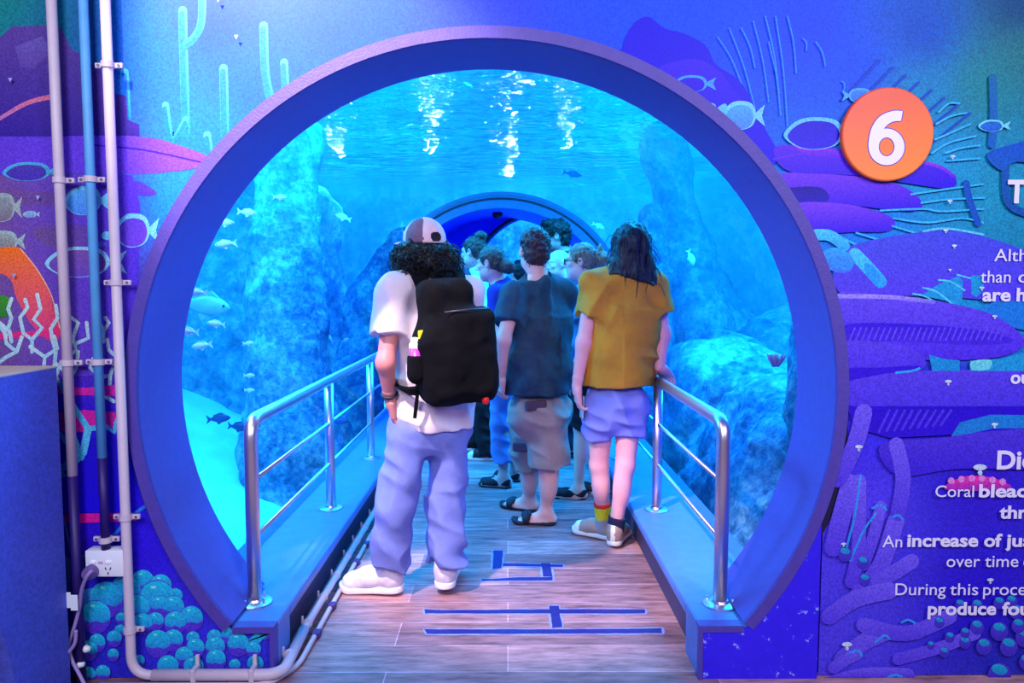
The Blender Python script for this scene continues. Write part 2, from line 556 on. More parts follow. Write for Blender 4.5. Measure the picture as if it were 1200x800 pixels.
def shoe(root, ank, toe, z0, c_up, c_sole, s=1.0, kind='sneaker', name='shoe', tilt=0.0, laces=True, c_toe=None, heel=None):
    R = foot_frame(toe)
    if tilt:
        R = R @ np.array(Matrix.Rotation(tilt, 3, 'X'))
    o = np.array([ank[0], ank[1], z0]) - R[:, 1] * .062 * s
    T = lambda x, y, z: o + R @ (np.array([x, y, z]) * s)
    m_up = mat(f'{name}_upper_{c_up}', c_up, .7, var=.15, vscale=40, bump=.15, bscale=200)
    m_so = mat(f'shoe_sole_{c_sole}', c_sole, .6, var=.08, vscale=60)
    h = .0055
    lo = o - .36 * s; hi = o + .36 * s; lo[2] = min(z0 - .06, o[2] - .08); hi[2] = o[2] + .26
    def plan(r1, r2, z1, z2):
        a = np.array([0, .045]); b = np.array([.006, .212])
        def fn(P):
            q = (P - o) @ R / s
            p2 = q[..., :2]; ab = b - a
            t = np.clip(((p2 - a) @ ab) / (ab @ ab), 0, 1)
            r = r1 + (r2 - r1) * t - .006 * np.sin(PI * t)
            d = np.linalg.norm(p2 - a - t[..., None] * ab, axis=-1) - r
            rock = .018 * np.clip((q[..., 1] - .2) / .07, 0, 1) ** 2
            dz = np.abs(q[..., 2] - rock - (z1 + z2) / 2) - (z2 - z1) / 2
            e = .005
            return (np.sqrt(np.maximum(d + e, 0) ** 2 + np.maximum(dz + e, 0) ** 2) + np.minimum(np.maximum(d + e, dz + e), 0) - e) * s
        return fn
    if kind == 'slide':
        S = Sdf(lo, hi, h); S.op(plan(.043, .052, 0, .022), lo, hi)
        sh = obj(name, *S.mesh(), m_so, root, True)
        S = Sdf(lo, hi, .005)
        S.ell(T(.002, .175, .03), np.array([.056, .045, .042]) * s, R=R)
        S.ell(T(.002, .175, .026), np.array([.049, .07, .036]) * s, mode='s', R=R)
        S.plane(T(0, 0, .006), -R[:, 2])
        V, F = S.mesh()
        if len(V): obj('strap', V, F, m_up, sh, True)
        return
    S = Sdf(lo, hi, h)
    low = kind == 'flat'
    S.cone(T(0, .045, .04), T(0, .04, .075 if not low else .05), .036 * s, .036 * s)
    S.cone(T(0, .05, .05 if not low else .035), T(.002, .14, .055 if not low else .03), .037 * s, .04 * s, .03)
    S.cone(T(.002, .14, .05 if not low else .03), T(.006, .205, .03 if not low else .024), .04 * s, .044 * s, .03)
    if not low:
        S.cone(T(0, .055, .07), T(0, .06, .105), .041 * s, .04 * s, .02)
    else:
        S.ell(T(0, .085, .075), np.array([.03, .075, .038]) * s, .01, 's', R=R)
    S.plane(T(0, 0, .018), -R[:, 2])
    if not low: S.plane(T(0, 0, .112), R[:, 2] * 1.0)
    S.disp(lambda P: .004 * vnoise(P, 45, 3), .03)
    V, F = S.mesh()
    fm = None; mats = None
    if c_toe is not None:
        q = (V - o) @ R / s
        fc = q[F].mean(1)
        fm = ((fc[:, 1] > .2) | ((np.abs(fc[:, 0]) < .012) & (fc[:, 1] < .03))).astype(np.int32)
        mats = [m_up, mat(f'shoe_toe_{c_toe}', c_toe, .6)]
    sh = obj(name, V, F, m_up, root, True, mats, fm)
    S = Sdf(lo, hi, h); S.op(plan(.041, .048, 0, .026 if kind == 'sneaker' else .012), lo, hi)
    obj('sole', *S.mesh(), m_so, sh, True)
    if kind == 'sneaker' and laces:
        b = MB()
        for k in range(4):
            y = .105 + k * .022; z = .102 - k * .009
            b.tube([T(-.02, y, z - .006), T(-.008, y + .004, z + .001), T(.008, y + .004, z + .001), T(.02, y, z - .006)], .003 * s, 6)
        b.build('laces', mat('shoe_laces', (215, 210, 225), .8), sh, True)

def limb_shape(S, a, b, c, r0, r1, r2, r3, k=.03, calf=None):
    S.cone(a, b, r0, r1, k); S.cone(b, c, r2, r3, k)
    if calf is not None:
        p = b * .68 + c * .32
        S.ell(p + calf, np.array([.052, .055, .12]) * (r2 / .055), k)

def person(label, pos, yaw, H, J={}, head_yaw=0.0, head_pitch=0.0, girth=1.0, hair='short', hair_c=(60, 40, 30),
           skin=(232, 165, 160), top=(60, 80, 90), top2=None, hem=None, sleeve=.55, bottom='jeans', bot_c=(120, 130, 210), leg_end=.5, flare=1.0,
           shoes=None, hands={}, near=True, name_bottom=None, group=None, hair2=None, slim=1.0, legk=.035, neckhole=.07, build_hands=True):
    s = H / 1.75
    X0 = np.array([pos[0], pos[1], 0.0])
    B = frame(yaw)
    W = lambda x, y, z: X0 + B @ (np.array([x, y, z]) * s)
    j = dict(anL=W(-.10, -.02, .085), anR=W(.10, -.02, .085), knL=W(-.10, .015, .49), knR=W(.10, .015, .49),
             hipL=W(-.088, 0, .90), hipR=W(.088, 0, .90), pelvis=W(0, 0, .96), waist=W(0, 0, 1.1), chest=W(0, 0, 1.28),
             neck=W(0, -.015, 1.475), shL=W(-.178, -.01, 1.415), shR=W(.178, -.01, 1.415), elL=W(-.225, -.04, 1.13), elR=W(.225, -.04, 1.13),
             wrL=W(-.235, .06, .885), wrR=W(.235, .06, .885), head=W(0, .015, 1.625),
             tL=B @ np.array([-.15, 1, 0]), tR=B @ np.array([.15, 1, 0]))
    for k, v in J.items(): j[k] = np.asarray(v, float)
    Rh = frame(yaw + head_yaw, head_pitch)
    root = thing('person', X0, label, 'person', group)
    h = {True: .010, False: .014, 2: .008}[near]
    g = girth
    sk = mat(f'skin_{skin}', skin, .55, var=.06, vscale=30, sss=.0)
    allp = np.array([v for k, v in j.items() if k not in ('tL', 'tR')])
    lo = allp.min(0) - .18; hi = allp.max(0) + .18; lo[2] = -.02
    # ---- body (one continuous skin)
    S = Sdf(lo, np.array([hi[0], hi[1], j['neck'][2] + .14]), h)
    e = -.018
    S.ell(j['chest'], (np.array([.16 * g, .105 * g, .19]) + e) * s, R=B)
    S.ell(j['waist'], (np.array([.14 * g, .10 * g, .16]) + e) * s, .06, R=B)
    S.ell(j['pelvis'], (np.array([.155 * g, .11 * g, .12]) + e) * s, .06, R=B)
    S.cone(j['shL'], j['shR'], .05 * s, .05 * s, .05)
    for q in 'LR':
        S.cone(j['neck'], j['neck'] * .45 + j['sh' + q] * .55, .05 * s, .042 * s, .04)
        limb_shape(S, j['sh' + q], j['el' + q], j['wr' + q], .047 * s * g ** .5, .038 * s, .041 * s, .0265 * s, .03)
        limb_shape(S, j['hip' + q], j['kn' + q], j['an' + q], .075 * s * g ** .5, .05 * s, .051 * s * slim, .034 * s, .03, calf=-B[:, 1] * .012)
        t = foot_frame(j['t' + q]); a = j['an' + q]; z0 = a[2] - .085 * s
        if shoes and shoes.get('kind') not in ('slide', 'flat'): continue
        S.cone(a, a - t[:, 1] * .035 * s - np.array([0, 0, .045 * s]), .034 * s, .032 * s, .03)
        S.cone(a - np.array([0, 0, .015 * s]), a + t[:, 1] * .11 * s - np.array([0, 0, .052 * s]), .032 * s, .024 * s, .03)
        S.box(a + t[:, 1] * .075 * s - np.array([0, 0, .062 * s]), np.array([.038, .095, .017]) * s, R=t, rnd=.014 * s, k=.03)
    S.cone(j['neck'], j['neck'] + (j['head'] - j['neck']) * .55, .06 * s, .054 * s, .03)
    parts = [S.mesh()]
    parts.append(head_mesh(j['head'], Rh, s, .0055 if near else .008, j['neck'] - np.array([0, 0, .02]), jaw=1.0))
    if build_hands:
        for q in 'LR':
            sg = -1 if q == 'L' else 1
            hd = hands.get(q, {})
            fd = nrm(j['wr' + q] - j['el' + q])
            parts.append(hand_mesh(j['wr' + q], hd.get('d', fd), np.asarray(hd.get('pn', B[:, 0] * -sg), float), np.asarray(hd.get('side', B[:, 1]), float), s,
                                   hd.get('curl', (18, 22, 26, 30)), .0042 if near else .008, hd.get('thumb', .6), fore=j['wr' + q] * .8 + j['el' + q] * .2))
    obj('body', *join(parts), sk, root, True)
    eyes(j['head'], Rh, s, root, None)
    # ---- hair
    if hair:
        hm = mat(f'hair_{hair_c}', hair_c, .45, var=.55, vscale=70, bump=.5, bscale=140, stretch=(1, 1, .25), rgb2=hair2)
        ho = obj('hair', *hair_mesh(hair, j['head'], Rh, s, .006 if near else .009, int(H * 100)), hm, root, True)
        st = dict(bush=(1700, .034, 1.3, .0026, .35), tousled=(420, .024, .8, .003, .3), short=(420, .018, .3, .0022, .3), bun=(200, .03, .5, .002, .4), lowbun=(160, .022, .5, .002, .4), topknot=(160, .03, .6, .002, .3), long=(160, .05, .15, .002, 1.1))[hair]
        if near: strands(root, ho, st[0], st[1], st[2], st[3], hm, int(H * 91), st[4], j['head'][2] + .0 if hair == 'bush' else None)
    # ---- shirt
    hz = hem if hem is not None else .87 * s
    S = Sdf(lo, np.array([hi[0], hi[1], j['neck'][2] + .1]), h)
    ctr = (j['shL'] + j['shR']) / 2
    pv = j['pelvis']
    low = pv + (pv - ctr) * ((pv[2] - hz) / max(ctr[2] - pv[2], .1))
    low[2] = hz - .03
    S.ecyl(ctr - np.array([0, 0, .13 * s]), low, np.array([.172 * g ** .7, .118 * g]) * s, np.array([.180 * g, .142 * g]) * s, B)
    S.ell(j['chest'], np.array([.172 * g ** .7, .122 * g, .2]) * s, .05, R=B)
    S.ell(j['waist'], np.array([.165 * g, .128 * g, .2]) * s, .05, R=B)
    S.cone(j['shL'], j['shR'], .062 * s, .062 * s, .06)
    for q in 'LR':
        S.cone(j['neck'] - np.array([0, 0, .012 * s]), j['neck'] * .4 + j['sh' + q] * .6, .062 * s, .055 * s, .05)
        d = nrm(j['el' + q] - j['sh' + q])
        en = j['sh' + q] + (j['el' + q] - j['sh' + q]) * sleeve
        S.cone(j['sh' + q], en + d * .1, .064 * s * g ** .3, .083 * s * g ** .3, .045, cut=[(en, d)])
    S.plane(np.array([0, 0, hz]), np.array([0, 0, -1.0]))
    S.cone(j['neck'] + np.array([0, 0, .028 * s]) , j['neck'] + np.array([0, 0, .3]), neckhole * s, neckhole * 1.3 * s, .01, 's')
    sd = int(H * 37)
    rg = lambda P, f, k: .5 - np.abs(vnoise(P, f, k)) * 2.0
    def folds(P):
        q = (P - X0) @ B
        up = np.clip((q[:, 2] - hz) / (.62 * s), 0, 1)
        diag = np.stack([q[:, 0] + .5 * q[:, 2] * np.sign(q[:, 0]), q[:, 1], q[:, 2] * .3], -1)
        hem_ = np.stack([q[:, 0] * .45, q[:, 1] * .45, q[:, 2] + .25 * q[:, 0]], -1)
        return -(.034 * rg(diag, 8.5, sd) * (.35 + up * .65) + .040 * rg(hem_, 11, sd + 3) * np.exp(-((up - .2) / .22) ** 2)) + .010 * vnoise(P, 14, sd + 5)
    S.disp(folds)
    tm = mat(f'shirt_{top}', top, .85, var=.12, vscale=12, bump=.25, bscale=260, rgb2=top2)
    shirt = obj('t_shirt', *S.mesh(), tm, root, True)
    # ---- trousers / shorts
    top_z = hz + .08
    S = Sdf(lo, np.array([hi[0], hi[1], top_z + .06]), h)
    S.ell(pv - np.array([0, 0, .03]), np.array([.163 * g, .122 * g, .16]) * s, R=B)
    for q in 'LR':
        a, b, c = j['hip' + q], j['kn' + q], j['an' + q]
        if bottom in ('jeans', 'trousers'):
            w = flare
            S.cone(a, b, .094 * s * g, .076 * s * w, .04)
            d = nrm(c - b); en = b + (c - b) * leg_end
            S.cone(b, en + d * .08, .074 * s * w, .078 * s * w, .04, cut=[(en, d)])
        else:
            d = nrm(b - a); en = a + (b - a) * leg_end if leg_end <= 1 else b + (c - b) * (leg_end - 1)
            if leg_end > 1: d = nrm(en - a)
            S.cone(a, en + d * .1, .095 * s * g, .092 * s * g * flare, legk, cut=[(en, d)])
    S.plane(np.array([0, 0, top_z]), np.array([0, 0, 1.0]))
    def folds2(P):
        q = (P - X0) @ B
        lo_ = np.clip(1.25 - q[:, 2] / (.75 * s), .2, 1.1) if bottom in ('jeans', 'trousers') else np.full(len(q), .7)
        a_ = np.stack([q[:, 0] * .6, q[:, 1] * .6, q[:, 2] * 1.25 + .35 * q[:, 0] - .3 * q[:, 1]], -1)
        b_ = np.stack([q[:, 0] + .4 * q[:, 2], q[:, 1], q[:, 2] * .5], -1)
        return -(.040 * rg(a_, 9.5, sd + 1) * lo_ + .024 * rg(b_, 8, sd + 8)) + .010 * vnoise(P, 16, sd + 4)
    S.disp(folds2)
    bm_ = mat(f'{bottom}_{bot_c}', bot_c, .85, var=.18, vscale=9, bump=.3, bscale=320)
    bot = obj(name_bottom or bottom, *S.mesh(), bm_, root, True)
    if shoes:
        for q in 'LR':
            sp = dict(shoes); sp.update(shoes.get(q, {})); sp.pop('L', None); sp.pop('R', None)
            z0 = max(0.0, j['an' + q][2] - .085 * s)
            sp.setdefault('s', s)
            shoe(root, j['an' + q], j['t' + q], sp.pop('z0', z0), **sp)
    return root, j, Rh, B, s
# ------------------------------------------------------------------ dimensions of the place
XC, ZC = -0.070, 1.034          # axis of the tunnel
R_IN, R_OUT = 1.238, 1.279      # portal reveal / outer edge of its front strip
Y_RING, Y_WALL, Y_MURAL = 2.54, 2.59, 2.562
Y_ACR, R_ACR = 2.90, 1.38
Y_END, Y_END2 = 8.0, 9.25
LEDGE_Z = 0.2
FL_L, FL_R = -0.845, 0.692       # inner faces of the two ledges

def arc_sweep(mb, prof, a0, a1, n=96, c=(XC, ZC), mi=0, close=True, closed_prof=True):
    """sweep a (radius, y) profile round the tunnel axis"""
    V = []; F = []; m = len(prof)
    for i in range(n + 1):
        a = a0 + (a1 - a0) * i / n
        for (r, y) in prof: V.append((c[0] + r * math.cos(a), y, c[1] + r * math.sin(a)))
    for i in range(n):
        for k in range(m if closed_prof else m - 1):
            k2 = (k + 1) % m
            F.append((i * m + k, (i + 1) * m + k, (i + 1) * m + k2, i * m + k2))
    if close and closed_prof:
        F.append(tuple(range(m))); F.append(tuple(n * m + k for k in range(m))[::-1])
    return mb.add(V, F, mi)

# ---- floor of cross-laid planks
def wood_floor():
    m = bpy.data.materials.new('plank_floor'); m.use_nodes = True
    nt = m.node_tree; b = nt.nodes['Principled BSDF']; L = nt.links.new
    tc = nt.nodes.new('ShaderNodeTexCoord')
    br = nt.nodes.new('ShaderNodeTexBrick')
    br.offset = .37; br.inputs['Scale'].default_value = 1
    br.inputs['Brick Width'].default_value = 1.22; br.inputs['Row Height'].default_value = .2
    br.inputs['Mortar Size'].default_value = .0025; br.inputs['Mortar Smooth'].default_value = .3
    br.inputs['Color1'].default_value = (*lin((212, 166, 172)), 1); br.inputs['Color2'].default_value = (*lin((150, 112, 124)), 1)
    br.inputs['Mortar'].default_value = (*lin((225, 195, 225)), 1)
    L(tc.outputs['Object'], br.inputs['Vector'])
    mp = nt.nodes.new('ShaderNodeMapping'); mp.inputs['Scale'].default_value = (2.2, 13, 1)
    L(tc.outputs['Object'], mp.inputs['Vector'])
    n = nt.nodes.new('ShaderNodeTexNoise'); n.inputs['Scale'].default_value = 2.2; n.inputs['Detail'].default_value = 8; n.inputs['Roughness'].default_value = .7
    L(mp.outputs['Vector'], n.inputs['Vector'])
    r = nt.nodes.new('ShaderNodeValToRGB')
    r.color_ramp.elements[0].position = .33; r.color_ramp.elements[0].color = (*lin((104, 72, 92)), 1)
    r.color_ramp.elements[1].position = .62; r.color_ramp.elements[1].color = (*lin((245, 225, 230)), 1)
    L(n.outputs['Fac'], r.inputs['Fac'])
    mx = nt.nodes.new('ShaderNodeMix'); mx.data_type = 'RGBA'; mx.blend_type = 'MULTIPLY'; mx.inputs['Factor'].default_value = .85
    L(br.outputs['Color'], mx.inputs['A']); L(r.outputs['Color'], mx.inputs['B']); L(mx.outputs['Result'], b.inputs['Base Color'])
    b.inputs['Roughness'].default_value = .55
    bp = nt.nodes.new('ShaderNodeBump'); bp.inputs['Strength'].default_value = .12; bp.inputs['Distance'].default_value = .01
    L(n.outputs['Fac'], bp.inputs['Height']); L(bp.outputs['Normal'], b.inputs['Normal'])
    return m
fl = MB()
fl.box((-3.2, -1.6, -.08), (3.2, Y_RING + .06, 0)).box((FL_L - .05, Y_RING + .06, -.08), (FL_R + .05, 12.0, 0))
floor = fl.build('floor', wood_floor()); tag(floor, 'brown wooden plank floor of room and walkway', 'floor', kind='structure')

# ---- front wall with a round hole
M_WALL = mat('painted_wall_blue', (40, 8, 225), .6, var=.12, vscale=6, bump=.1)
def wall_with_hole(y0, y1, x0, x1, z0, z1, R, zcut=None, n=120):
    V = []; F = []
    for y in (y0, y1):
        for i in range(n):
            a = 2 * PI * i / n
            c, s_ = math.cos(a), math.sin(a)
            V.append((XC + R * c, y, max(ZC + R * s_, z0)))
            t = min(((x1 - XC) / c if c > 1e-6 else 1e9), ((x0 - XC) / c if c < -1e-6 else 1e9), ((z1 - ZC) / s_ if s_ > 1e-6 else 1e9), ((z0 - ZC) / s_ if s_ < -1e-6 else 1e9))
            V.append((XC + t * c, y, max(ZC + t * s_, z0)))
    for i in range(n):
        k = (i + 1) % n
        o = 2 * n
        if V[2 * i][2] <= z0 + 1e-4 and V[2 * k][2] <= z0 + 1e-4 and V[2 * i + 1][2] <= z0 + 1e-4: continue
        F.append((2 * i, 2 * i + 1, 2 * k + 1, 2 * k))
        F.append((o + 2 * i, o + 2 * k, o + 2 * k + 1, o + 2 * i + 1))
        if V[2 * i][2] > z0 + 1e-4 or V[2 * k][2] > z0 + 1e-4: F.append((2 * i, 2 * k, o + 2 * k, o + 2 * i))
        F.append((2 * i + 1, o + 2 * i + 1, o + 2 * k + 1, 2 * k + 1))
    return V, F
V, F = wall_with_hole(Y_WALL, Y_WALL + .2, -3.2, 3.2, -.07, 4.4, 1.30)
wf = obj('wall_front', V, F, M_WALL); tag(wf, 'front wall painted deep blue around the round tunnel mouth', 'wall', kind='structure')

# ---- portal ring (front strip + reveal) and ledges
M_RING = mat('ring_paint', (80, 84, 192), .5, var=.10, vscale=30, bump=.12, bscale=180)
M_STRIP = mat('ring_edge_paint', (78, 62, 165), .5, var=.14, vscale=40, bump=.12, bscale=160)
M_LEDGE = mat('ledge_paint', (82, 122, 205), .45, var=.14, vscale=16, bump=.10, bscale=120)
M_RISER = mat('riser_rubber', (62, 50, 92), .6, var=.2, vscale=14)
A0, A1 = math.radians(-41.5), math.radians(221.5)
mb = MB()
arc_sweep(mb, [(R_IN, Y_RING + .012), (R_IN, Y_ACR), (R_ACR + .05, Y_ACR + .02), (R_ACR + .05, Y_WALL + .02), (R_OUT - .004, Y_WALL + .02), (R_OUT - .004, Y_RING + .012)], A0, A1, mi=0)
arc_sweep(mb, [(R_IN, Y_RING), (R_IN - .0008, Y_RING + .016), (R_OUT, Y_RING + .016), (R_OUT, Y_RING)], A0, A1, mi=1)
ring = mb.build('trim_1', None, mats=[M_RING, M_STRIP]); shade_auto(ring, 30)
tag(ring, 'thick round blue portal ring around the tunnel mouth', 'portal', kind='structure')

def ledge(name, xi, xo, sgn, label):
    b = MB()
    zt = LEDGE_Z; lip = .05
    yb, ye = Y_RING, 12.0
    # main body with a recessed riser, bevelled top inner edge
    def slab(x0, x1, y0, y1, z0, z1, mi, bev=0.0):
        b.box((min(x0, x1), y0, z0), (max(x0, x1), y1, z1), mi, bev)
    slab(xi - sgn * .0, xo, yb + .19, ye, zt - lip, zt, 0, .012)
    slab(xi + sgn * .035, xo, yb + .19, ye, 0, zt - lip, 1)
    xf = XC + sgn * .955
    slab(xi, xf, yb + (.04 if sgn < 0 else .012), yb + .20, 0, zt, 0, .012)
    slab(xi + sgn * .001, xf - sgn * .03, yb, yb + .05, zt - .022, zt + .002, 2)
    slab(xi + sgn * .001, xi + sgn * .016, yb, yb + .05, 0.0, zt - .022, 2)
    o = b.build(name, None, mats=[M_LEDGE, M_RISER, M_STRIP])
    tag(o, label, 'ledge', kind='structure')
    return o
ledge('trim_2', FL_L, -1.27, -1, 'blue painted ledge along the left side of the walkway')
ledge('trim_3', FL_R, 1.12, 1, 'blue painted ledge along the right side of the walkway')
# chipped blue base paint on the front of the right ledge
def chipped():
    m = bpy.data.materials.new('chipped_blue_paint'); m.use_nodes = True
    nt = m.node_tree; b = nt.nodes['Principled BSDF']; L = nt.links.new
    tc = nt.nodes.new('ShaderNodeTexCoord'); n = nt.nodes.new('ShaderNodeTexNoise'); n.inputs['Scale'].default_value = 22; n.inputs['Detail'].default_value = 7; n.inputs['Roughness'].default_value = .75
    L(tc.outputs['Object'], n.inputs['Vector'])
    r = nt.nodes.new('ShaderNodeValToRGB'); e = r.color_ramp.elements
    e[0].position = .0; e[0].color = (*lin((28, 6, 205)), 1); e[1].position = .615; e[1].color = (*lin((44, 16, 235)), 1)
    x = e.new(.64); x.color = (*lin((150, 165, 245)), 1)
    L(n.outputs['Fac'], r.inputs['Fac']); L(r.outputs['Color'], b.inputs['Base Color']); b.inputs['Roughness'].default_value = .55
    return m
xe_ = at(957, 720, Y_MURAL)[0]; za = ZC - math.sqrt((R_OUT + .004) ** 2 - (xe_ - XC) ** 2) if abs(xe_ - XC) < R_OUT else .62
pf = [(FL_R + .018, 0.0), (xe_, 0.0), (xe_, za)]
for t in np.linspace(math.atan2(za - ZC, xe_ - XC), math.radians(-41.3), 16): pf.append((XC + (R_OUT - .006) * math.cos(t), ZC + (R_OUT - .006) * math.sin(t)))
pf += [(FL_R + .018, LEDGE_Z - .024)]
n_ = len(pf); V = [(x, y, z) for y in (Y_RING + .005, Y_WALL + .03) for (x, z) in pf]
F = [tuple(range(n_)), tuple(range(2 * n_ - 1, n_ - 1, -1))] + [(i, n_ + i, n_ + (i + 1) % n_, (i + 1) % n_) for i in range(n_)]
o = obj('trim_4', V, F, chipped()); tag(o, 'chipped dark blue base below the right ledge and ring', 'wall base', kind='structure')

# ---- acrylic tunnel
def acrylic():
    m = bpy.data.materials.new('acrylic'); m.use_nodes = True
    nt = m.node_tree; L = nt.links.new
    for n in list(nt.nodes): nt.nodes.remove(n)
    out = nt.nodes.new('ShaderNodeOutputMaterial'); mix = nt.nodes.new('ShaderNodeMixShader')
    tr = nt.nodes.new('ShaderNodeBsdfTransparent'); tr.inputs['Color'].default_value = (.86, .97, 1, 1)
    gl = nt.nodes.new('ShaderNodeBsdfGlossy'); gl.inputs['Roughness'].default_value = .03; gl.inputs['Color'].default_value = (.8, .95, 1, 1)
    fr = nt.nodes.new('ShaderNodeFresnel'); fr.inputs['IOR'].default_value = 1.22
    tc = nt.nodes.new('ShaderNodeTexCoord'); n = nt.nodes.new('ShaderNodeTexNoise'); n.inputs['Scale'].default_value = 2.2; n.inputs['Detail'].default_value = 2
    mp = nt.nodes.new('ShaderNodeMapping'); mp.inputs['Scale'].default_value = (1, .5, 1)
    L(tc.outputs['Object'], mp.inputs['Vector']); L(mp.outputs['Vector'], n.inputs['Vector'])
    bp = nt.nodes.new('ShaderNodeBump'); bp.inputs['Strength'].default_value = .25; bp.inputs['Distance'].default_value = .05
    L(n.outputs['Fac'], bp.inputs['Height']); L(bp.outputs['Normal'], gl.inputs['Normal']); 
    mm = nt.nodes.new('ShaderNodeMath'); mm.operation = 'MULTIPLY'; mm.inputs[1].default_value = .55; mm.use_clamp = True
    L(fr.outputs['Fac'], mm.inputs[0]); L(mm.outputs[0], mix.inputs['Fac']); L(tr.outputs[0], mix.inputs[1]); L(gl.outputs[0], mix.inputs[2]); L(mix.outputs[0], out.inputs['Surface'])
    return m
M_ACR = acrylic()
AA0, AA1 = math.radians(-37.6), math.radians(217.6)
mb = MB(); arc_sweep(mb, [(R_ACR, Y_ACR + .01), (R_ACR, Y_END + .02)], AA0, AA1, 96, closed_prof=False)
acr = mb.build('window_1', M_ACR, smooth=True); tag(acr, 'clear acrylic tunnel vault arching over the walkway', 'acrylic tunnel', kind='structure')

# ---- second portal at the far end of the vault, then a deep blue passage with an arched opening
M_RING2 = mat('far_ring_paint', (70, 110, 160), .4, var=.15, vscale=10)
M_DEEP = mat('deep_blue_paint', (10, 40, 235), .5, var=.1, vscale=8)
M_BLACK = mat('dark_rubber', (16, 16, 40), .5)
mb = MB()
arc_sweep(mb, [(1.265, Y_END), (1.265, Y_END + .06), (R_ACR + .06, Y_END + .06), (R_ACR + .06, Y_END)], A0, A1, mi=0)
arc_sweep(mb, [(1.27, Y_END + .02), (1.27, Y_END2), (R_ACR + .05, Y_END2), (R_ACR + .05, Y_END + .05)], A0, A1, mi=1)
arc_sweep(mb, [(1.355, Y_END - .012), (1.355, Y_END + .01), (1.375, Y_END + .01), (1.375, Y_END - .012)], A0, A1, mi=2)
o = mb.build('trim_5', None, mats=[M_RING2, M_DEEP, M_BLACK]); shade_auto(o, 30)
tag(o, 'second blue portal ring at the far end of the tunnel', 'portal', kind='structure')
# end wall with arched opening
def arch_wall():
    cx, hw, zt = .40, .86, 2.33
    n = 40; V = []; F = []
    inner = [(cx + hw, 0.0)] + [(cx + hw * math.cos(PI * i / n), 1.35 + (zt - 1.35) * math.sin(PI * i / n)) for i in range(n + 1)] + [(cx - hw, 0.0)]
    outer = []
    for (x, z) in inner:
        dx, dz = x - XC, z - ZC
        if z <= 0: outer.append((1.42 if dx > 0 else -1.55, 0.0)); continue
        l = math.hypot(dx, dz); outer.append((XC + dx / l * 1.45, ZC + dz / l * 1.45))
    for y in (Y_END2 - .02, Y_END2 + .12):
        for p, q in zip(inner, outer): V.append((p[0], y, p[1])); V.append((q[0], y, q[1]))
    k = len(inner)
    for i in range(k - 1):
        F.append((2 * i, 2 * i + 1, 2 * i + 3, 2 * i + 2)); o = 2 * k
        F.append((o + 2 * i, o + 2 * i + 2, o + 2 * i + 3, o + 2 * i + 1))
        F.append((2 * i, 2 * i + 2, o + 2 * i + 2, o + 2 * i)); F.append((2 * i + 1, o + 2 * i + 1, o + 2 * i + 3, 2 * i + 3))
    b = MB(); b.add(V, F, 0)
    rim = [(p[0], Y_END2 - .03, p[1]) for p in inner[1:-1]]
    rim = [(cx + (x - cx) * 1.035, y, 1.35 + (z - 1.35) * 1.035) for (x, y, z) in rim]
    b.tube(rim, .022, 8, 1)
    return b.build('wall_back', None, mats=[M_DEEP, M_BLACK])
o = arch_wall(); tag(o, 'deep blue end wall with an arched opening to the next tunnel', 'wall', kind='structure')
yy = Y_END + .1
while at(583, 252, yy)[2] < ZC + 1.24 and yy < Y_END2 - .1: yy += .02
q = at(583, 252, yy); b = MB(); b.lathe((q[0], q[1], ZC + 1.2), [(.0, 0), (.045, .012), (.06, .04), (.06, .075), (0, .075)], 20, 'z'); o = b.build('ceiling_fixture', M_BLACK, None, True)
tag(o, 'small dark round fixture on the ceiling of the deep blue passage', 'fixture')

# ---- the tank: sand bed, walls, water surface
M_SAND = mat('tank_sand', (150, 235, 240), .9, var=.22, vscale=2.5, bump=.5, bscale=14)
M_TANKW = rock_mat('tank_wall', (110, 170, 230), (65, 120, 205), (35, 70, 150), .9, 6)
def grid_surface(x0, x1, y0, y1, nx, ny, fz):
    xs = np.linspace(x0, x1, nx); ys = np.linspace(y0, y1, ny)
    X, Y = np.meshgrid(xs, ys, indexing='ij'); Z = fz(X, Y)
    V = np.stack([X, Y, Z], -1).reshape(-1, 3)
    i, j = np.meshgrid(np.arange(nx - 1), np.arange(ny - 1), indexing='ij')
    a = (i * ny + j).ravel()
    return V, np.stack([a, a + ny, a + ny + 1, a + 1], -1)
TX0, TX1, TY1, TZ1 = -4.6, 4.8, 13.5, 3.15
def sandz(X, Y):
    P = np.stack([X, Y, X * 0], -1)
    base = -.42 + .25 * fbm(P, .6, 4, 3) + .05 * fbm(P, 3.1, 6, 3) + .10 * np.clip(np.abs(X) - 2.0, 0, 3) + .28 * np.clip(-X - 1.7, 0, 2)
    return np.where(np.abs(X - XC) < 1.25, np.minimum(base, -.2), base)
V, F = grid_surface(TX0, TX1, 2.92, TY1, 70, 80, sandz)
sand = obj('sand_bed', V, F, M_SAND, None, True); tag(sand, 'pale sand covering the bottom of the tank', 'sand', kind='stuff')
def tank_wall(name, axis, c, lo, hi, label):
    n1, n2 = 90, 50
    A, Bz = np.meshgrid(np.linspace(lo, hi, n1), np.linspace(-.8, TZ1 + .1, n2), indexing='ij')
    P = np.stack([A, A * 0 + c, Bz], -1)
    dpt = .55 * fbm(P, .9, 9, 4)
    if axis == 'x': V = np.stack([c + dpt * (1 if c < 0 else -1), A, Bz], -1)
    else: V = np.stack([A, c - dpt, Bz], -1)
    i, j = np.meshgrid(np.arange(n1 - 1), np.arange(n2 - 1), indexing='ij'); a = (i * n2 + j).ravel()
    o = obj(name, V.reshape(-1, 3), np.stack([a, a + n2, a + n2 + 1, a + 1], -1), M_TANKW, None, True)
    tag(o, label, 'tank wall', kind='structure')
tank_wall('wall_left', 'x', TX0, 2.9, TY1, 'blue rocky left wall of the tank')
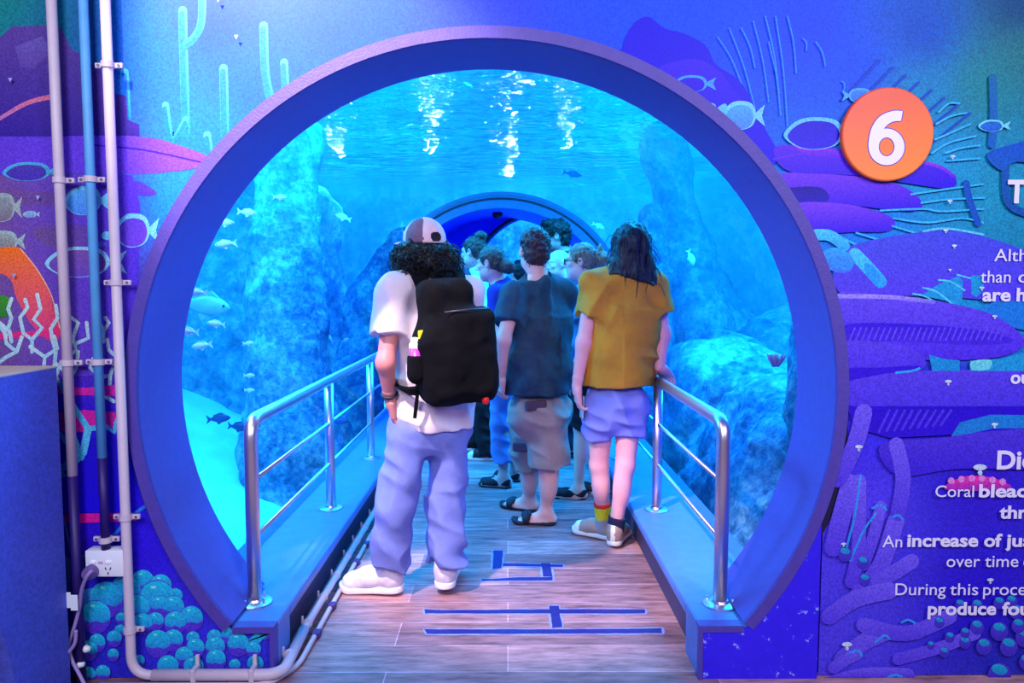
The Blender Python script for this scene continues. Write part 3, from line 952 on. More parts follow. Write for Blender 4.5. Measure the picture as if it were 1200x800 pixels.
tank_wall('wall_right', 'x', TX1, 2.9, TY1, 'blue rocky right wall of the tank')
tank_wall('wall_back.001', 'y', TY1, TX0, TX1, 'blue rocky back wall of the tank')

def water_surface():
    m = bpy.data.materials.new('water_surface'); m.use_nodes = True
    nt = m.node_tree; L = nt.links.new; b = nt.nodes['Principled BSDF']
    b.inputs['Base Color'].default_value = (.55, .9, 1.0, 1); b.inputs['Metallic'].default_value = 1.0; b.inputs['Roughness'].default_value = .05
    tc = nt.nodes.new('ShaderNodeTexCoord'); hs = []
    for (s_, sx, sy, w_) in ((1.1, 1, .7, 1.0), (5.0, .55, 1.3, .42), (13, .6, 1.2, .10)):
        mp = nt.nodes.new('ShaderNodeMapping'); mp.inputs['Scale'].default_value = (sx, sy, 1); L(tc.outputs['Object'], mp.inputs['Vector'])
        n = nt.nodes.new('ShaderNodeTexNoise'); n.inputs['Scale'].default_value = s_; n.inputs['Detail'].default_value = 2; n.inputs['Distortion'].default_value = .8
        L(mp.outputs['Vector'], n.inputs['Vector'])
        k = nt.nodes.new('ShaderNodeMath'); k.operation = 'MULTIPLY'; k.inputs[1].default_value = w_; L(n.outputs['Fac'], k.inputs[0]); hs.append(k)
    a1 = nt.nodes.new('ShaderNodeMath'); L(hs[0].outputs[0], a1.inputs[0]); L(hs[1].outputs[0], a1.inputs[1])
    a2 = nt.nodes.new('ShaderNodeMath'); L(a1.outputs[0], a2.inputs[0]); L(hs[2].outputs[0], a2.inputs[1])
    bp = nt.nodes.new('ShaderNodeBump'); bp.inputs['Strength'].default_value = 1.0; bp.inputs['Distance'].default_value = .22
    L(a2.outputs[0], bp.inputs['Height']); L(bp.outputs['Normal'], b.inputs['Normal'])
    return m
V, F = grid_surface(TX0 - .6, TX1 + .6, 2.9, TY1 + .6, 60, 70, lambda X, Y: TZ1 + .03 * fbm(np.stack([X, Y, X * 0], -1), 1.3, 3, 3))
wat = obj('water_surface', V, F[:, ::-1], water_surface(), None, True); tag(wat, 'rippling water surface above the acrylic vault', 'water', kind='stuff')

# ---- the water itself: one closed body around the vault, thin blue haze
def water_body():
    R = R_ACR + .03
    arc = [(XC + R * math.cos(a), ZC + R * math.sin(a)) for a in np.linspace(math.radians(-37), math.radians(217), 60)]
    prof = [(TX1 - .6, -1.0), (TX1 - .6, TZ1 - .06), (TX0 + .6, TZ1 - .06), (TX0 + .6, -1.0), (-1.30, -1.0), (-1.30, LEDGE_Z - .01)] + arc[::-1] + [(1.15, LEDGE_Z - .01), (1.15, -1.0)]
    n = len(prof); V = [(x, y, z) for y in (2.95, TY1 - .6) for (x, z) in prof]
    F = [tuple(range(n)), tuple(range(2 * n - 1, n - 1, -1))] + [(i, n + i, n + (i + 1) % n, (i + 1) % n) for i in range(n)]
    m = bpy.data.materials.new('water_haze'); m.use_nodes = True; nt = m.node_tree
    nt.nodes.remove(nt.nodes['Principled BSDF'])
    sca = nt.nodes.new('ShaderNodeVolumeScatter'); sca.inputs['Color'].default_value = (.08, .68, 1, 1); sca.inputs['Density'].default_value = HAZE; sca.inputs['Anisotropy'].default_value = .2
    nt.links.new(sca.outputs[0], nt.nodes['Material Output'].inputs['Volume'])
    o = obj('water', V, F, m); tag(o, 'hazy blue water filling the tank around the vault', 'water', kind='stuff')
    bm = bmesh.new(); bm.from_mesh(o.data); bmesh.ops.recalc_face_normals(bm, faces=bm.faces); bm.to_mesh(o.data); bm.free()
HAZE = .075
water_body()

# ---- rocks
def rock(name, label, prims, lo, hi, m, h=.05, amp=.16, f=1.6, seed=0, cat='rock', group=None):
    S = Sdf(lo, hi, h)
    for p in prims:
        if p[0] == 'c': S.cone(p[1], p[2], p[3], p[4], .25)
        else: S.ell(p[1], p[2], .25)
    S.disp(lambda P: amp * fbm(P, f, seed, 5) + amp * .25 * fbm(P, f * 5, seed + 2, 2), .5)
    V, F = S.mesh()
    o = obj(name, V, F, m, None, True); tag(o, label, cat, group); return o
M_ROCK = rock_mat('tank_rock', (150, 200, 225), (80, 135, 190), (30, 62, 120), 1.6, 11)
M_ROCK2 = rock_mat('tank_rock_pale', (165, 200, 215), (88, 135, 180), (40, 70, 130), 3.0, 18)
a = at(340, 165, 6.4); b2 = at(352, 640, 6.2)
rock('rock_pillar', 'tall rough rock pillar beyond the left railing', [('c', a, at(335, 330, 6.4), .26, .30), ('c', at(335, 330, 6.4), at(350, 520, 6.3), .30, .42), ('c', at(350, 520, 6.3), b2, .42, .6)],
     np.array([-3.2, 5.2, -1.0]), np.array([-1.15, 7.4, 3.0]), M_ROCK2, .035, .10, 2.6, 3)
rock('rock_arch', 'rough rock collar hugging the left of the far portal', [('c', at(470, 285, 8.1), at(432, 350, 8.1), .16, .2), ('c', at(432, 350, 8.1), at(418, 440, 8.1), .2, .26), ('c', at(418, 440, 8.1), at(415, 520, 8.1), .26, .4)],
     np.array([-2.6, 7.4, -1.0]), np.array([-.7, 9.0, 2.6]), M_ROCK2, .05, .12, 3, 5)
rock('rock_wall', 'broad dark rock behind the pillar on the left', [('c', (-3.4, 8.6, -.4), (-3.1, 8.8, 2.0), 1.0, .55), ('c', (-2.7, 9.6, -.4), (-2.6, 9.8, 2.4), .7, .4)],
     np.array([-4.6, 7.0, -1.0]), np.array([-1.4, 10.8, 3.1]), M_ROCK, .08, .3, 1.3, 8)
rock('boulder', 'low boulder lying on the sand at the left end', [('e', (-2.75, 4.7, -.35), (.7, .55, .45)), ('e', (-3.4, 5.6, -.2), (.8, .8, .8))],
     np.array([-4.6, 3.6, -1.2]), np.array([-1.6, 6.8, 1.2]), M_ROCK, .06, .22, 1.8, 12)
rock('rock_mound', 'wide blue rock mound beyond the right railing', [('e', (1.95, 5.2, -.2), (.62, 1.2, .95)), ('e', (2.1, 6.9, .1), (.8, 1.0, .85)), ('e', (1.75, 4.0, -.3), (.4, .5, .6))],
     np.array([1.0, 3.0, -1.2]), np.array([3.4, 8.4, 1.7]), M_ROCK, .05, .22, 1.9, 21)
rock('rock_spur', 'rough rock spur close to the right edge of the portal', [('c', (1.86, 4.05, -.3), (1.86, 4.35, 1.25), .34, .14), ('e', (1.95, 3.9, -.3), (.35, .5, .6))],
     np.array([1.2, 3.2, -1.0]), np.array([2.8, 5.4, 2.0]), M_ROCK2, .035, .12, 3.2, 31)
rock('slanted_reflection', 'slanting pale trunk rising behind the right railing', [('c', at(772, 150, 9.0), at(805, 300, 8.8), .26, .30), ('c', at(805, 300, 8.8), at(862, 560, 8.6), .30, .5)],
     np.array([1.1, 7.6, -1.0]), np.array([3.9, 10.2, 3.3]), M_ROCK, .05, .10, 2.4, 41, cat='trunk')  # solid rock shape built in place of a faint slanting reflection
rock('rock_column', 'narrow rock column just right of the far portal', [('c', (1.75, 8.3, -.4), (1.62, 8.3, 2.2), .3, .16)],
     np.array([1.0, 7.4, -1.0]), np.array([2.5, 9.2, 2.8]), M_ROCK2, .05, .12, 2.6, 51)
rock('reef_rock', 'large reef rock filling the right back of the tank', [('e', (3.6, 8.5, .1), (1.0, 1.6, 1.2)), ('c', (3.2, 10.2, 0), (2.6, 11, 1.8), .9, .5)],
     np.array([1.6, 6.2, -1.2]), np.array([5.2, 12.4, 2.9]), M_ROCK, .09, .35, 1.2, 61)

# ---- fish in the tank
M_FISH = mat('pale_fish', (250, 250, 240), .35, var=.15, vscale=30)
M_FISH2 = mat('blue_grey_fish', (50, 85, 150), .4, var=.3, vscale=20)
M_EYE = mat('fish_eye', (10, 10, 20), .2)
def fish(px, py, d, L, ang, label, m=None, group=None, deep=.34, flip=1, yaw=0.0, cat='fish'):
    c = at(px, py, d); m = m or M_FISH
    root = thing('fish', c, label, cat, group)
    n, k = 14, 10
    V = []; F = []
    ca, sa = math.cos(ang), math.sin(ang)
    def X(u, t, v):      # u along, t across thickness, v up
        u *= flip
        x = u * math.cos(yaw) - t * math.sin(yaw); y = u * math.sin(yaw) + t * math.cos(yaw)
        return (c[0] + x * ca - v * sa, c[1] + y, c[2] + x * sa + v * ca)
    for i in range(n + 1):
        t = i / n; u = (t - .5) * L * .8
        hgt = L * deep * .5 * (math.sin(PI * min(1, t * 1.02)) ** .72 * (1 - .35 * t) + .10 * t + .02)
        for q in range(k):
            a = 2 * PI * q / k
            V.append(X(-u, math.cos(a) * hgt * .42, math.sin(a) * hgt))
    for i in range(n):
        for q in range(k): F.append((i * k + q, i * k + (q + 1) % k, (i + 1) * k + (q + 1) % k, (i + 1) * k + q))
    F.append(tuple(range(k))[::-1]); F.append(tuple(n * k + q for q in range(k)))
    obj('body', V, F, m, root, True)
    def fin(name, pts):
        V = []; w = .006 * L / .2
        for sgn in (-1, 1):
            for (u, v) in pts: V.append(X(u * L, sgn * w, v * L))
        q = len(pts)
        F = [tuple(range(q)), tuple(range(2 * q - 1, q - 1, -1))] + [(i, (i + 1) % q, q + (i + 1) % q, q + i) for i in range(q)]
        obj(name, V, F, m, root)
    fin('tail_fin', [(-.34, .03), (-.52, .17), (-.46, 0), (-.52, -.17), (-.34, -.03)])
    fin('dorsal_fin', [(.18, deep * .40), (.05, deep * .62), (-.22, deep * .42), (-.26, deep * .22), (.1, deep * .3)])
    fin('belly_fin', [(.08, -deep * .38), (-.08, -deep * .66), (-.14, -deep * .34)])
    for sgn in (-1, 1):
        b = MB(); e = X(.3 * L, sgn * deep * L * .14, .03 * L); b.lathe(e, [(0, -.012 * L), (.022 * L, -.006 * L), (.022 * L, .006 * L), (0, .012 * L)], 8, 'y'); b.build('eye', M_EYE, root)
    return root
G = 'pale fish in the tank'
FISH = [
 (291, 249, 5.4, .16, -.1, 1, 'pale fish swimming highest at the left edge of the glass'),
 (265, 261, 5.2, .15, 0, 1, 'pale fish second from the top against the left of the ring'),
 (263, 286, 5.0, .17, .1, -1, 'speckled pale fish just below two others left of the rock pillar'),
 (229, 342, 4.6, .15, -.1, -1, 'pale fish half hidden behind the portal ring over the big grey fish'),
 (252, 379, 5.0, .14, -.1, -1, 'pale fish under the belly of the big grey fish'),
 (219, 388, 4.6, .15, -.1, -1, 'pale fish touching the ring below the big grey fish'),
 (235, 405, 5.0, .16, .15, -1, 'lowest pale fish of the left shoal, over the dark rock'),
 (329, 231, 5.6, .12, 0, 1, 'small pale fish in front of the top of the rock pillar'),
 (401, 254, 6.4, .16, -.35, -1, 'white fish diving in open water right of the rock pillar'),
 (385, 395, 6.6, .12, -.8, -1, 'white fish nose down above the left handrail'),
 (405, 398, 6.8, .08, .4, 1, 'tiny white fish above the left handrail beside the cap wearer'),
 (292, 402, 5.6, .10, .1, 1, 'small round fish by the left edge of the rock pillar'),
 (293, 440, 5.6, .10, 0, 1, 'small fish low on the left edge of the rock pillar'),
 (293, 457, 5.6, .09, 0, 1, 'lowest small fish on the edge of the rock pillar'),
 (702, 265, 7.4, .15, -.4, 1, 'white fish near the top right of the far portal'),
 (810, 303, 6.2, .16, -1.2, 1, 'white fish pointing down in front of the slanting trunk'),
 (478, 272, 7.4, .10, 0, 1, 'faint small fish left of the cap above the far portal'),
]
for (px, py, d, L, a, fl_, lab) in FISH:
    k_ = .82 if px < 300 else (.9 if px < 340 else 1.0)
    fish(px, py, d * k_, L * k_, a, lab, group=G, flip=fl_)
fish(243, 358, 5.3, .42, -.12, 'big blue grey fish gliding among the pale shoal on the left', mat('grey_fish', (120, 190, 210), .4, var=.3, vscale=12), deep=.42, flip=1)
fish(258, 490, 4.6, .17, .1, 'dark fish near the sand left of the railing post', M_FISH2, deep=.36, flip=1)
fish(281, 500, 4.6, .15, -.1, 'dark fish right behind the front post of the left railing', M_FISH2, deep=.4, flip=1)
fish(398, 493, 6.0, .2, 0, 'dark flat fish over the sand between the left railing posts', M_FISH2, deep=.3, flip=1)
fish(672, 204, 8.5, .25, -.2, 'dark fish under the rippled surface above the far portal', M_FISH2, deep=.3, flip=1)
fish(630, 98, 6.6, .2, 0, 'dark fish just under the surface at the top of the vault', M_FISH2, deep=.25, flip=1)

# pink anemone on the right rock
c = at(909, 421, 4.35); b = MB()
for i in range(14):
    t = i * 2.4; r = .02 * math.sqrt(i / 3)
    b.tube([c + [r * .3 * math.cos(t), r * .3 * math.sin(t), -.04], c + [r * math.cos(t), r * math.sin(t), .0], c + [r * 1.4 * math.cos(t), r * 1.4 * math.sin(t), .03]], [.010, .009, .006], 6)
o = b.build('anemone', mat('anemone_pink', (235, 110, 150), .7), None, True); tag(o, 'small pink anemone on top of the right rock spur', 'anemone')

# ------------------------------------------------------------------ mural
M_MURAL = bpy.data.materials.new('mural_print'); M_MURAL.use_nodes = True
_nt = M_MURAL.node_tree; _b = _nt.nodes['Principled BSDF']; _b.inputs['Roughness'].default_value = .5; _b.inputs['Specular IOR Level'].default_value = .25
_vc = _nt.nodes.new('ShaderNodeVertexColor'); _vc.layer_name = 'print'
_tc = _nt.nodes.new('ShaderNodeTexCoord'); _n = _nt.nodes.new('ShaderNodeTexNoise'); _n.inputs['Scale'].default_value = 150; _n.inputs['Detail'].default_value = 3
_nt.links.new(_tc.outputs['Object'], _n.inputs['Vector'])
_rr = _nt.nodes.new('ShaderNodeValToRGB'); _rr.color_ramp.elements[0].position = .3; _rr.color_ramp.elements[0].color = (.62, .62, .66, 1); _rr.color_ramp.elements[1].position = .7; _rr.color_ramp.elements[1].color = (1.25, 1.2, 1.15, 1)
_nt.links.new(_n.outputs['Fac'], _rr.inputs['Fac'])
_mx = _nt.nodes.new('ShaderNodeMix'); _mx.data_type = 'RGBA'; _mx.blend_type = 'MULTIPLY'; _mx.inputs['Factor'].default_value = 1
_nt.links.new(_vc.outputs['Color'], _mx.inputs['A']); _nt.links.new(_rr.outputs['Color'], _mx.inputs['B']); _nt.links.new(_mx.outputs['Result'], _b.inputs['Base Color'])

class Print:
    """flat printed artwork: layers of coloured outlines on one board, each 0.04 mm above the last"""
    def __init__(s, y): s.V = []; s.F = []; s.C = []; s.y = y; s.k = 0
    def wall(s, p): q = at(p[0], p[1], s.y); return (q[0], q[2])
    def add(s, pts, c1, c2=None, dirv=(0, 1), clip=True, dens=.03):
        """pts in photo pixels; colour runs c1 -> c2 along dirv"""
        s.k += 1; y = s.y - s.k * 4e-5
        P = []
        n = len(pts)
        for i in range(n):
            a = np.array(s.wall(pts[i])); b = np.array(s.wall(pts[(i + 1) % n])); L = np.linalg.norm(b - a); m = max(1, int(L / dens))
            for q in range(m): P.append(a + (b - a) * q / m)
        P = np.array(P)
        if clip:
            v = P - [XC, ZC]; r = np.linalg.norm(v, axis=1); ins = (r < R_IN + .022) & ~((P[:, 0] < -.6) & (P[:, 1] < LEDGE_Z - .02))
            P[ins] = np.array([XC, ZC]) + v[ins] / r[ins][:, None] * (R_IN + .022)
        P[:, 1] = np.maximum(P[:, 1], .003)
        d = np.array([dirv[0], -dirv[1]]); t = P @ d; t = (t - t.min()) / max(t.max() - t.min(), 1e-6)
        c1 = np.array(lin(c1)); c2 = np.array(lin(c2)) if c2 is not None else c1
        o = len(s.V)
        s.V += [(p[0], y, p[1]) for p in P]; s.C += [tuple(c1 + (c2 - c1) * q) for q in t]
        idx = tuple(range(o, o + len(P)))
        area = np.sum(P[:, 0] * np.roll(P[:, 1], -1) - np.roll(P[:, 0], -1) * P[:, 1])
        s.F.append(idx if area > 0 else idx[::-1])
    def stroke(s, pts, w, c1, c2=None, smooth=True, w2=None):
        if smooth and len(pts) > 2: pts = cat_rom(pts, False)
        pts = [np.array(p, float) for p in pts]; A = []; B = []
        for i, p in enumerate(pts):
            t = pts[min(i + 1, len(pts) - 1)] - pts[max(i - 1, 0)]; t = t / max(np.linalg.norm(t), 1e-6); q = np.array([-t[1], t[0]])
            ww = w + ((w2 if w2 is not None else w) - w) * i / max(len(pts) - 1, 1)
            A.append(p + q * ww / 2); B.append(p - q * ww / 2)
        cap0 = []; cap1 = []
        for (p, t, lst) in ((pts[-1], pts[-1] - pts[-2], cap1), (pts[0], pts[0] - pts[1], cap0)):
            t = t / max(np.linalg.norm(t), 1e-6); q = np.array([-t[1], t[0]]); ww = (w2 if (w2 is not None and lst is cap1) else w) / 2
            for k in range(1, 5):
                a = PI * k / 5
                lst.append(p + q * ww * math.cos(a) + t * ww * math.sin(a))
        s.add(A + cap1 + B[::-1] + cap0, c1, c2)
    def blob(s, pts, *a, **k): s.add(cat_rom(pts, True), *a, **k)
    def ell(s, cx, cy, rx, ry, *a, rot=0, n=22, **k):
        c, w = math.cos(rot), math.sin(rot)
        s.add([(cx + rx * math.cos(t) * c - ry * math.sin(t) * w, cy + rx * math.cos(t) * w + ry * math.sin(t) * c) for t in np.linspace(0, 2 * PI, n, endpoint=False)], *a, **k)

def cat_rom(p, closed, n=5):
    p = [np.array(q, float) for q in p]; m = len(p); out = []
    for i in range(m if closed else m - 1):
        g = (lambda k: p[k % m]) if closed else (lambda k: p[min(max(k, 0), m - 1)])
        a, b, c, d = g(i - 1), g(i), g(i + 1), g(i + 2)
        for q in range(n):
            t = q / n
            out.append(.5 * (2 * b + (c - a) * t + (2 * a - 5 * b + 4 * c - d) * t * t + (3 * b - a - 3 * c + d) * t ** 3))
    if not closed: out.append(p[-1])
    return out

M = Print(Y_MURAL)
# background wash: a grid of vertices with blended print colours and painted-in blue light near the ring, hole left for the tunnel
BG = [(0, 0, (0, 125, 125)), (60, 40, (0, 110, 140)), (110, 60, (0, 95, 170)), (160, 60, (0, 90, 225)), (250, 20, (0, 62, 235)), (300, 100, (0, 82, 240)), (240, 160, (0, 108, 240)),
      (200, 240, (0, 125, 245)), (400, 10, (0, 70, 240)), (560, 10, (30, 60, 240)), (700, 30, (10, 70, 245)), (850, 30, (0, 70, 245)), (950, 40, (0, 60, 235)), (1000, 80, (0, 70, 235)), (1080, 40, (0, 70, 190)), (1080, 110, (0, 130, 190)), (1150, 100, (10, 130, 140)), (1195, 60, (30, 115, 125)), (1195, 10, (0, 60, 120)),
      (1100, 200, (0, 150, 210)), (1160, 230, (10, 145, 185)), (1190, 280, (10, 130, 175)), (1130, 340, (10, 150, 215)), (1000, 260, (0, 120, 235)), (1000, 430, (50, 30, 235)), (1100, 470, (40, 10, 215)), (1150, 560, (50, 20, 205)), (1000, 600, (82, 62, 238)), (1000, 750, (76, 60, 228)), (1150, 700, (40, 15, 205)), (1190, 790, (35, 40, 180)), (980, 520, (60, 40, 235)),
      (20, 250, (115, 80, 110)), (60, 320, (105, 70, 130)), (110, 260, (80, 50, 190)), (150, 380, (75, 50, 215)), (30, 400, (95, 55, 170)), (110, 420, (75, 35, 190)), (100, 500, (35, 10, 215)), (150, 560, (30, 5, 235)), (100, 640, (45, 10, 215)), (160, 640, (45, 15, 225)), (120, 720, (40, 40, 200)), (220, 720, (50, 40, 225)), (250, 790, (50, 50, 215))]
def bg_fill():
    st = .02
    xs = np.arange(-2.36, 2.36, st); zs = np.concatenate([[.004], np.arange(.02, 3.0, st)])
    X, Z = np.meshgrid(xs, zs, indexing='ij')
    Pw = np.stack([X, X * 0 + Y_MURAL, Z - CAMZ], -1) @ _R
    PX, PY = 600 + FPX * Pw[..., 0] / -Pw[..., 2], 400 - FPX * Pw[..., 1] / -Pw[..., 2]
    num = 0; den = 0
    for (x, y, c) in BG:
        w = 1.0 / ((PX - x) ** 2 + (PY - y) ** 2 + 900) ** 1.6
        num = num + w[..., None] * np.array(lin(c)); den = den + w
    C = num / den[..., None]
    x_edge = at(958, 720, Y_MURAL)[0]
    cx = (X[:-1, :-1] + st / 2); cz = (Z[:-1, :-1] + Z[1:, 1:]) / 2
    r = np.hypot(cx - XC, cz - ZC)
    keep = (r > R_IN + .022) & ~((cz < LEDGE_Z) & (cx > -.95) & (cx < .5))
    keep &= ~((cx > 0) & (cz < .64) & ((cx < x_edge) | (r < R_OUT + .012)))
    keep |= (cx < at(322, 780, Y_MURAL)[0]) & (cx > -1.4) & (cz < LEDGE_Z - .008)
    nz = len(zs); ids = np.full(X.shape, -1); I, J = np.nonzero(keep)
    for (di, dj) in ((0, 0), (1, 0), (1, 1), (0, 1)): ids[I + di, J + dj] = 0
    u = np.nonzero(ids == 0); o = len(M.V); ids[u] = o + np.arange(len(u[0]))
    M.V += [(float(x), Y_MURAL, float(z)) for x, z in zip(X[u], Z[u])]; M.C += [tuple(c) for c in C[u]]
    M.F += [(ids[i, j], ids[i + 1, j], ids[i + 1, j + 1], ids[i, j + 1]) for i, j in zip(I, J)]
bg_fill()
# -- left and top artwork
for (pts, wd) in [([(214, 12), (215, 60), (217, 120), (218, 155)], 10), ([(237, -10), (236, 25), (229, 42), (218, 52)], 9), ([(146, 85), (149, 140)], 10), ([(194, 123), (200, 160), (208, 158), (218, 140)], 8),
                  ([(243, 158), (247, 190)], 9), ([(262, 80), (264, 160)], 10), ([(309, 30), (311, 85), (318, 118)], 10), ([(333, 73), (335, 108)], 9)]:
    M.stroke(pts, wd, (60, 175, 240), (10, 125, 240)); M.stroke([(p[0] - 1.0, p[1] + 4) for p in pts], wd - 3.0, (8, 108, 235), (0, 112, 238))
M.add([(-60, 50), (0, 44), (14, 31), (58, 30), (72, 33), (84, 58), (94, 63), (106, 74), (118, 80), (122, 108), (148, 112), (150, 140), (163, 146), (164, 168), (-60, 172)], (85, 60, 150), (45, 20, 150))
M.add([(18, 55), (50, 42), (60, 60), (40, 80), (24, 78)], (100, 85, 175), (85, 60, 155))
M.blob([(-60, 165), (60, 160), (165, 160), (215, 172), (248, 186), (235, 196), (165, 204), (60, 203), (-60, 206)], (85, 55, 200), (110, 60, 240), dirv=(1, 0))
M.stroke([(110, 170), (170, 176), (235, 190)], 2, (50, 10, 190))
M.blob([(158, 212), (170, 216), (184, 226), (172, 230), (158, 226)], (80, 50, 220))
M.add([(-60, 205), (155, 205), (164, 240), (160, 440), (-60, 440)], (118, 84, 104), (82, 45, 225), dirv=(1, 0))
M.blob([(-60, 222), (40, 224), (110, 232), (60, 240), (-60, 238)], (120, 85, 130), (90, 60, 160), dirv=(1, 0))
M.blob([(40, 268), (100, 264), (110, 284), (60, 290)], (105, 75, 140), (95, 65, 175), dirv=(1, 0))
M.stroke([(-20, 152), (8, 134), (34, 120), (62, 113)], 4, (210, 110, 140), (170, 110, 190), w2=6)
def mural_fish(cx, cy, rx, ry, rim, inner, tail=1, w=.16, rot=0.0, top=True):
    tx = cx + tail * rx * .9
    M.add([(tx, cy - ry * .12), (tx + tail * rx * .62, cy - ry * .75), (tx + tail * rx * .44, cy), (tx + tail * rx * .62, cy + ry * .75), (tx, cy + ry * .12)], rim)
    body = [(cx - tail * rx, cy + ry * .1), (cx - tail * rx * .6, cy - ry * .72), (cx, cy - ry), (cx + tail * rx * .75, cy - ry * .8), (cx + tail * rx, cy), (cx + tail * rx * .72, cy + ry * .75), (cx, cy + ry), (cx - tail * rx * .6, cy + ry * .78)]
    M.blob(body, rim)
    M.blob([(cx + (p[0] - cx) * (1 - w), cy + (p[1] - cy) * (1 - w) + (ry * w * .75 if top else 0)) for p in body], inner[0], inner[1])
CY = (120, 215, 245)
mural_fish(31, 201, 28, 11, (70, 170, 215), ((75, 55, 165), (65, 45, 180)))
mural_fish(2, 243, 16, 17, (150, 175, 175), ((135, 150, 160), (120, 110, 130)))
mural_fish(3, 283, 18, 13, (150, 180, 180), ((145, 165, 165), (120, 110, 120)))
mural_fish(35, 251, 8, 4, (150, 190, 215), ((130, 175, 215), (110, 150, 210)))
mural_fish(97, 235, 22, 17, (110, 205, 245), ((80, 170, 240), (70, 140, 240)))
mural_fish(155, 270, 21, 20, (110, 205, 250), ((95, 60, 215), (110, 65, 225)))
M.ell(126, 276, 7, 5, (110, 205, 250))
mural_fish(91, 307, 38, 18, (140, 210, 240), ((120, 80, 170), (105, 70, 190)), w=.12)
mural_fish(118, 286, 5, 3, (90, 130, 235), ((80, 110, 230), (80, 110, 230)))
M.blob([(-60, 300), (-10, 292), (22, 290), (40, 311), (56, 338), (64, 362), (72, 390), (60, 400), (38, 381), (20, 350), (6, 322), (-60, 310)], (238, 112, 18), (205, 45, 130))
M.stroke([(24, 291), (42, 313), (58, 340), (66, 364), (72, 392)], 1.5, (235, 170, 150))
M.blob([(-60, 352), (4, 346), (14, 362), (4, 372), (-60, 376)], (60, 150, 40), (40, 110, 60))
M.stroke([(-20, 395), (30, 392), (72, 388)], 7, (230, 40, 110), (210, 35, 140))
WC = (185, 215, 225)
CORAL = [[(-5, 428), (8, 418), (20, 412), (26, 395)], [(8, 392), (-8, 372)], [(20, 412), (8, 402), (6, 388)], [(10, 385), (14, 372), (10, 362), (14, 350)], [(0, 378), (12, 388), (14, 400)], [(38, 412), (38, 398), (28, 390), (24, 372), (33, 360), (30, 351)],
         [(38, 398), (50, 384), (40, 374), (48, 362), (44, 345)], [(64, 430), (66, 412), (62, 398), (60, 385), (68, 372), (66, 358)], [(52, 430), (53, 418), (36, 406)], [(53, 418), (68, 408), (64, 394)], [(66, 440), (72, 424), (90, 410), (86, 396), (92, 378), (84, 372)],
         [(90, 402), (104, 396), (102, 378)], [(92, 412), (90, 430), (84, 440)], [(122, 400), (122, 388), (128, 378), (124, 372)], [(122, 388), (116, 376)], [(140, 420), (128, 410), (126, 398)], [(110, 420), (106, 430), (118, 442), (128, 440)], [(128, 458), (130, 438), (134, 427)], [(104, 459), (120, 462), (134, 470)], [(66, 426), (74, 432), (82, 442)], [(66, 440), (70, 450)]]
for p in CORAL: M.stroke(p, 4.5, WC, (150, 205, 230) , smooth=False)
CB = (60, 180, 235)
M.add([(64, 452), (100, 454), (142, 450), (142, 464), (64, 462)], (205, 35, 170)); M.add([(62, 484), (100, 480), (142, 483), (142, 500), (100, 506), (62, 505)], (205, 30, 160))
M.add([(70, 602), (160, 600), (160, 610), (72, 613)], (225, 20, 165))
M.add([(64, 512), (142, 512), (160, 600), (66, 600)], (30, 8, 200), (28, 4, 240))
for p, wd in [([(72, 450), (88, 478), (104, 502)], 7), ([(104, 502), (126, 500), (134, 506), (138, 492)], 6), ([(104, 502), (98, 530), (88, 540), (70, 550)], 9), ([(70, 508), (80, 518), (90, 524), (96, 536)], 7), ([(92, 522), (88, 512)], 5), ([(66, 548), (76, 556), (62, 562)], 7)]:
    M.stroke(p, wd, (90, 190, 235), CB, smooth=False)
M.stroke([(75, 605), (82, 636), (84, 650), (120, 653)], 2.5, (110, 200, 240), smooth=False); M.stroke([(128, 632), (142, 618), (160, 600), (178, 588)], 4, (40, 120, 240), smooth=False)
for x in (80, 96): M.stroke([(x, 655), (x, 700)], 7, (70, 170, 215), (60, 150, 210)); 
M.add([(84, 696), (100, 690), (150, 680), (170, 668), (178, 690), (170, 712), (120, 720), (90, 716)], (30, 165, 225), (60, 70, 215))
BUB = [(125, 702, 20), (148, 692, 18), (168, 682, 14), (189, 686, 13), (185, 703, 22), (161, 713, 16), (206, 698, 9), (188, 709, 11), (204, 711, 13), (225, 724, 14), (113, 722, 18), (143, 724, 7), (168, 730, 12), (183, 727, 10), (206, 729, 13), (142, 738, 7), (115, 752, 10), (135, 747, 9), (186, 753, 15), (204, 749, 12), (227, 747, 8), (230, 758, 11), (105, 761, 11), (134, 766, 7), (164, 773, 7), (198, 780, 13), (217, 768, 11), (228, 780, 12), (252, 746, 9), (253, 757, 12), (254, 772, 12), (270, 743, 10), (280, 754, 13), (298, 760, 9), (276, 778, 7), (300, 777, 10), (105, 789, 9), (122, 787, 9), (88, 742, 9), (84, 770, 8), (310, 740, 8)]
for (x, y, r) in sorted(BUB, key=lambda b_: b_[1]):
    M.ell(x, y, r, r * 1.12, (70, 70, 215), (80, 45, 205), n=20)
    w = r * .97; top = [(x + w * math.cos(t), y - r * .08 - w * 1.0 * math.sin(t)) for t in np.linspace(.0, PI, 12)]
    M.add(top + [(x - w * .95, y + r * .18), (x - w * .45, y + r * .36), (x, y + r * .26), (x + w * .5, y + r * .40), (x + w * .94, y + r * .16)], (25, 200, 232), (35, 140, 220))
    M.ell(x - r * .2, y - r * .72, r * .16, r * .09, (120, 230, 245), n=8)
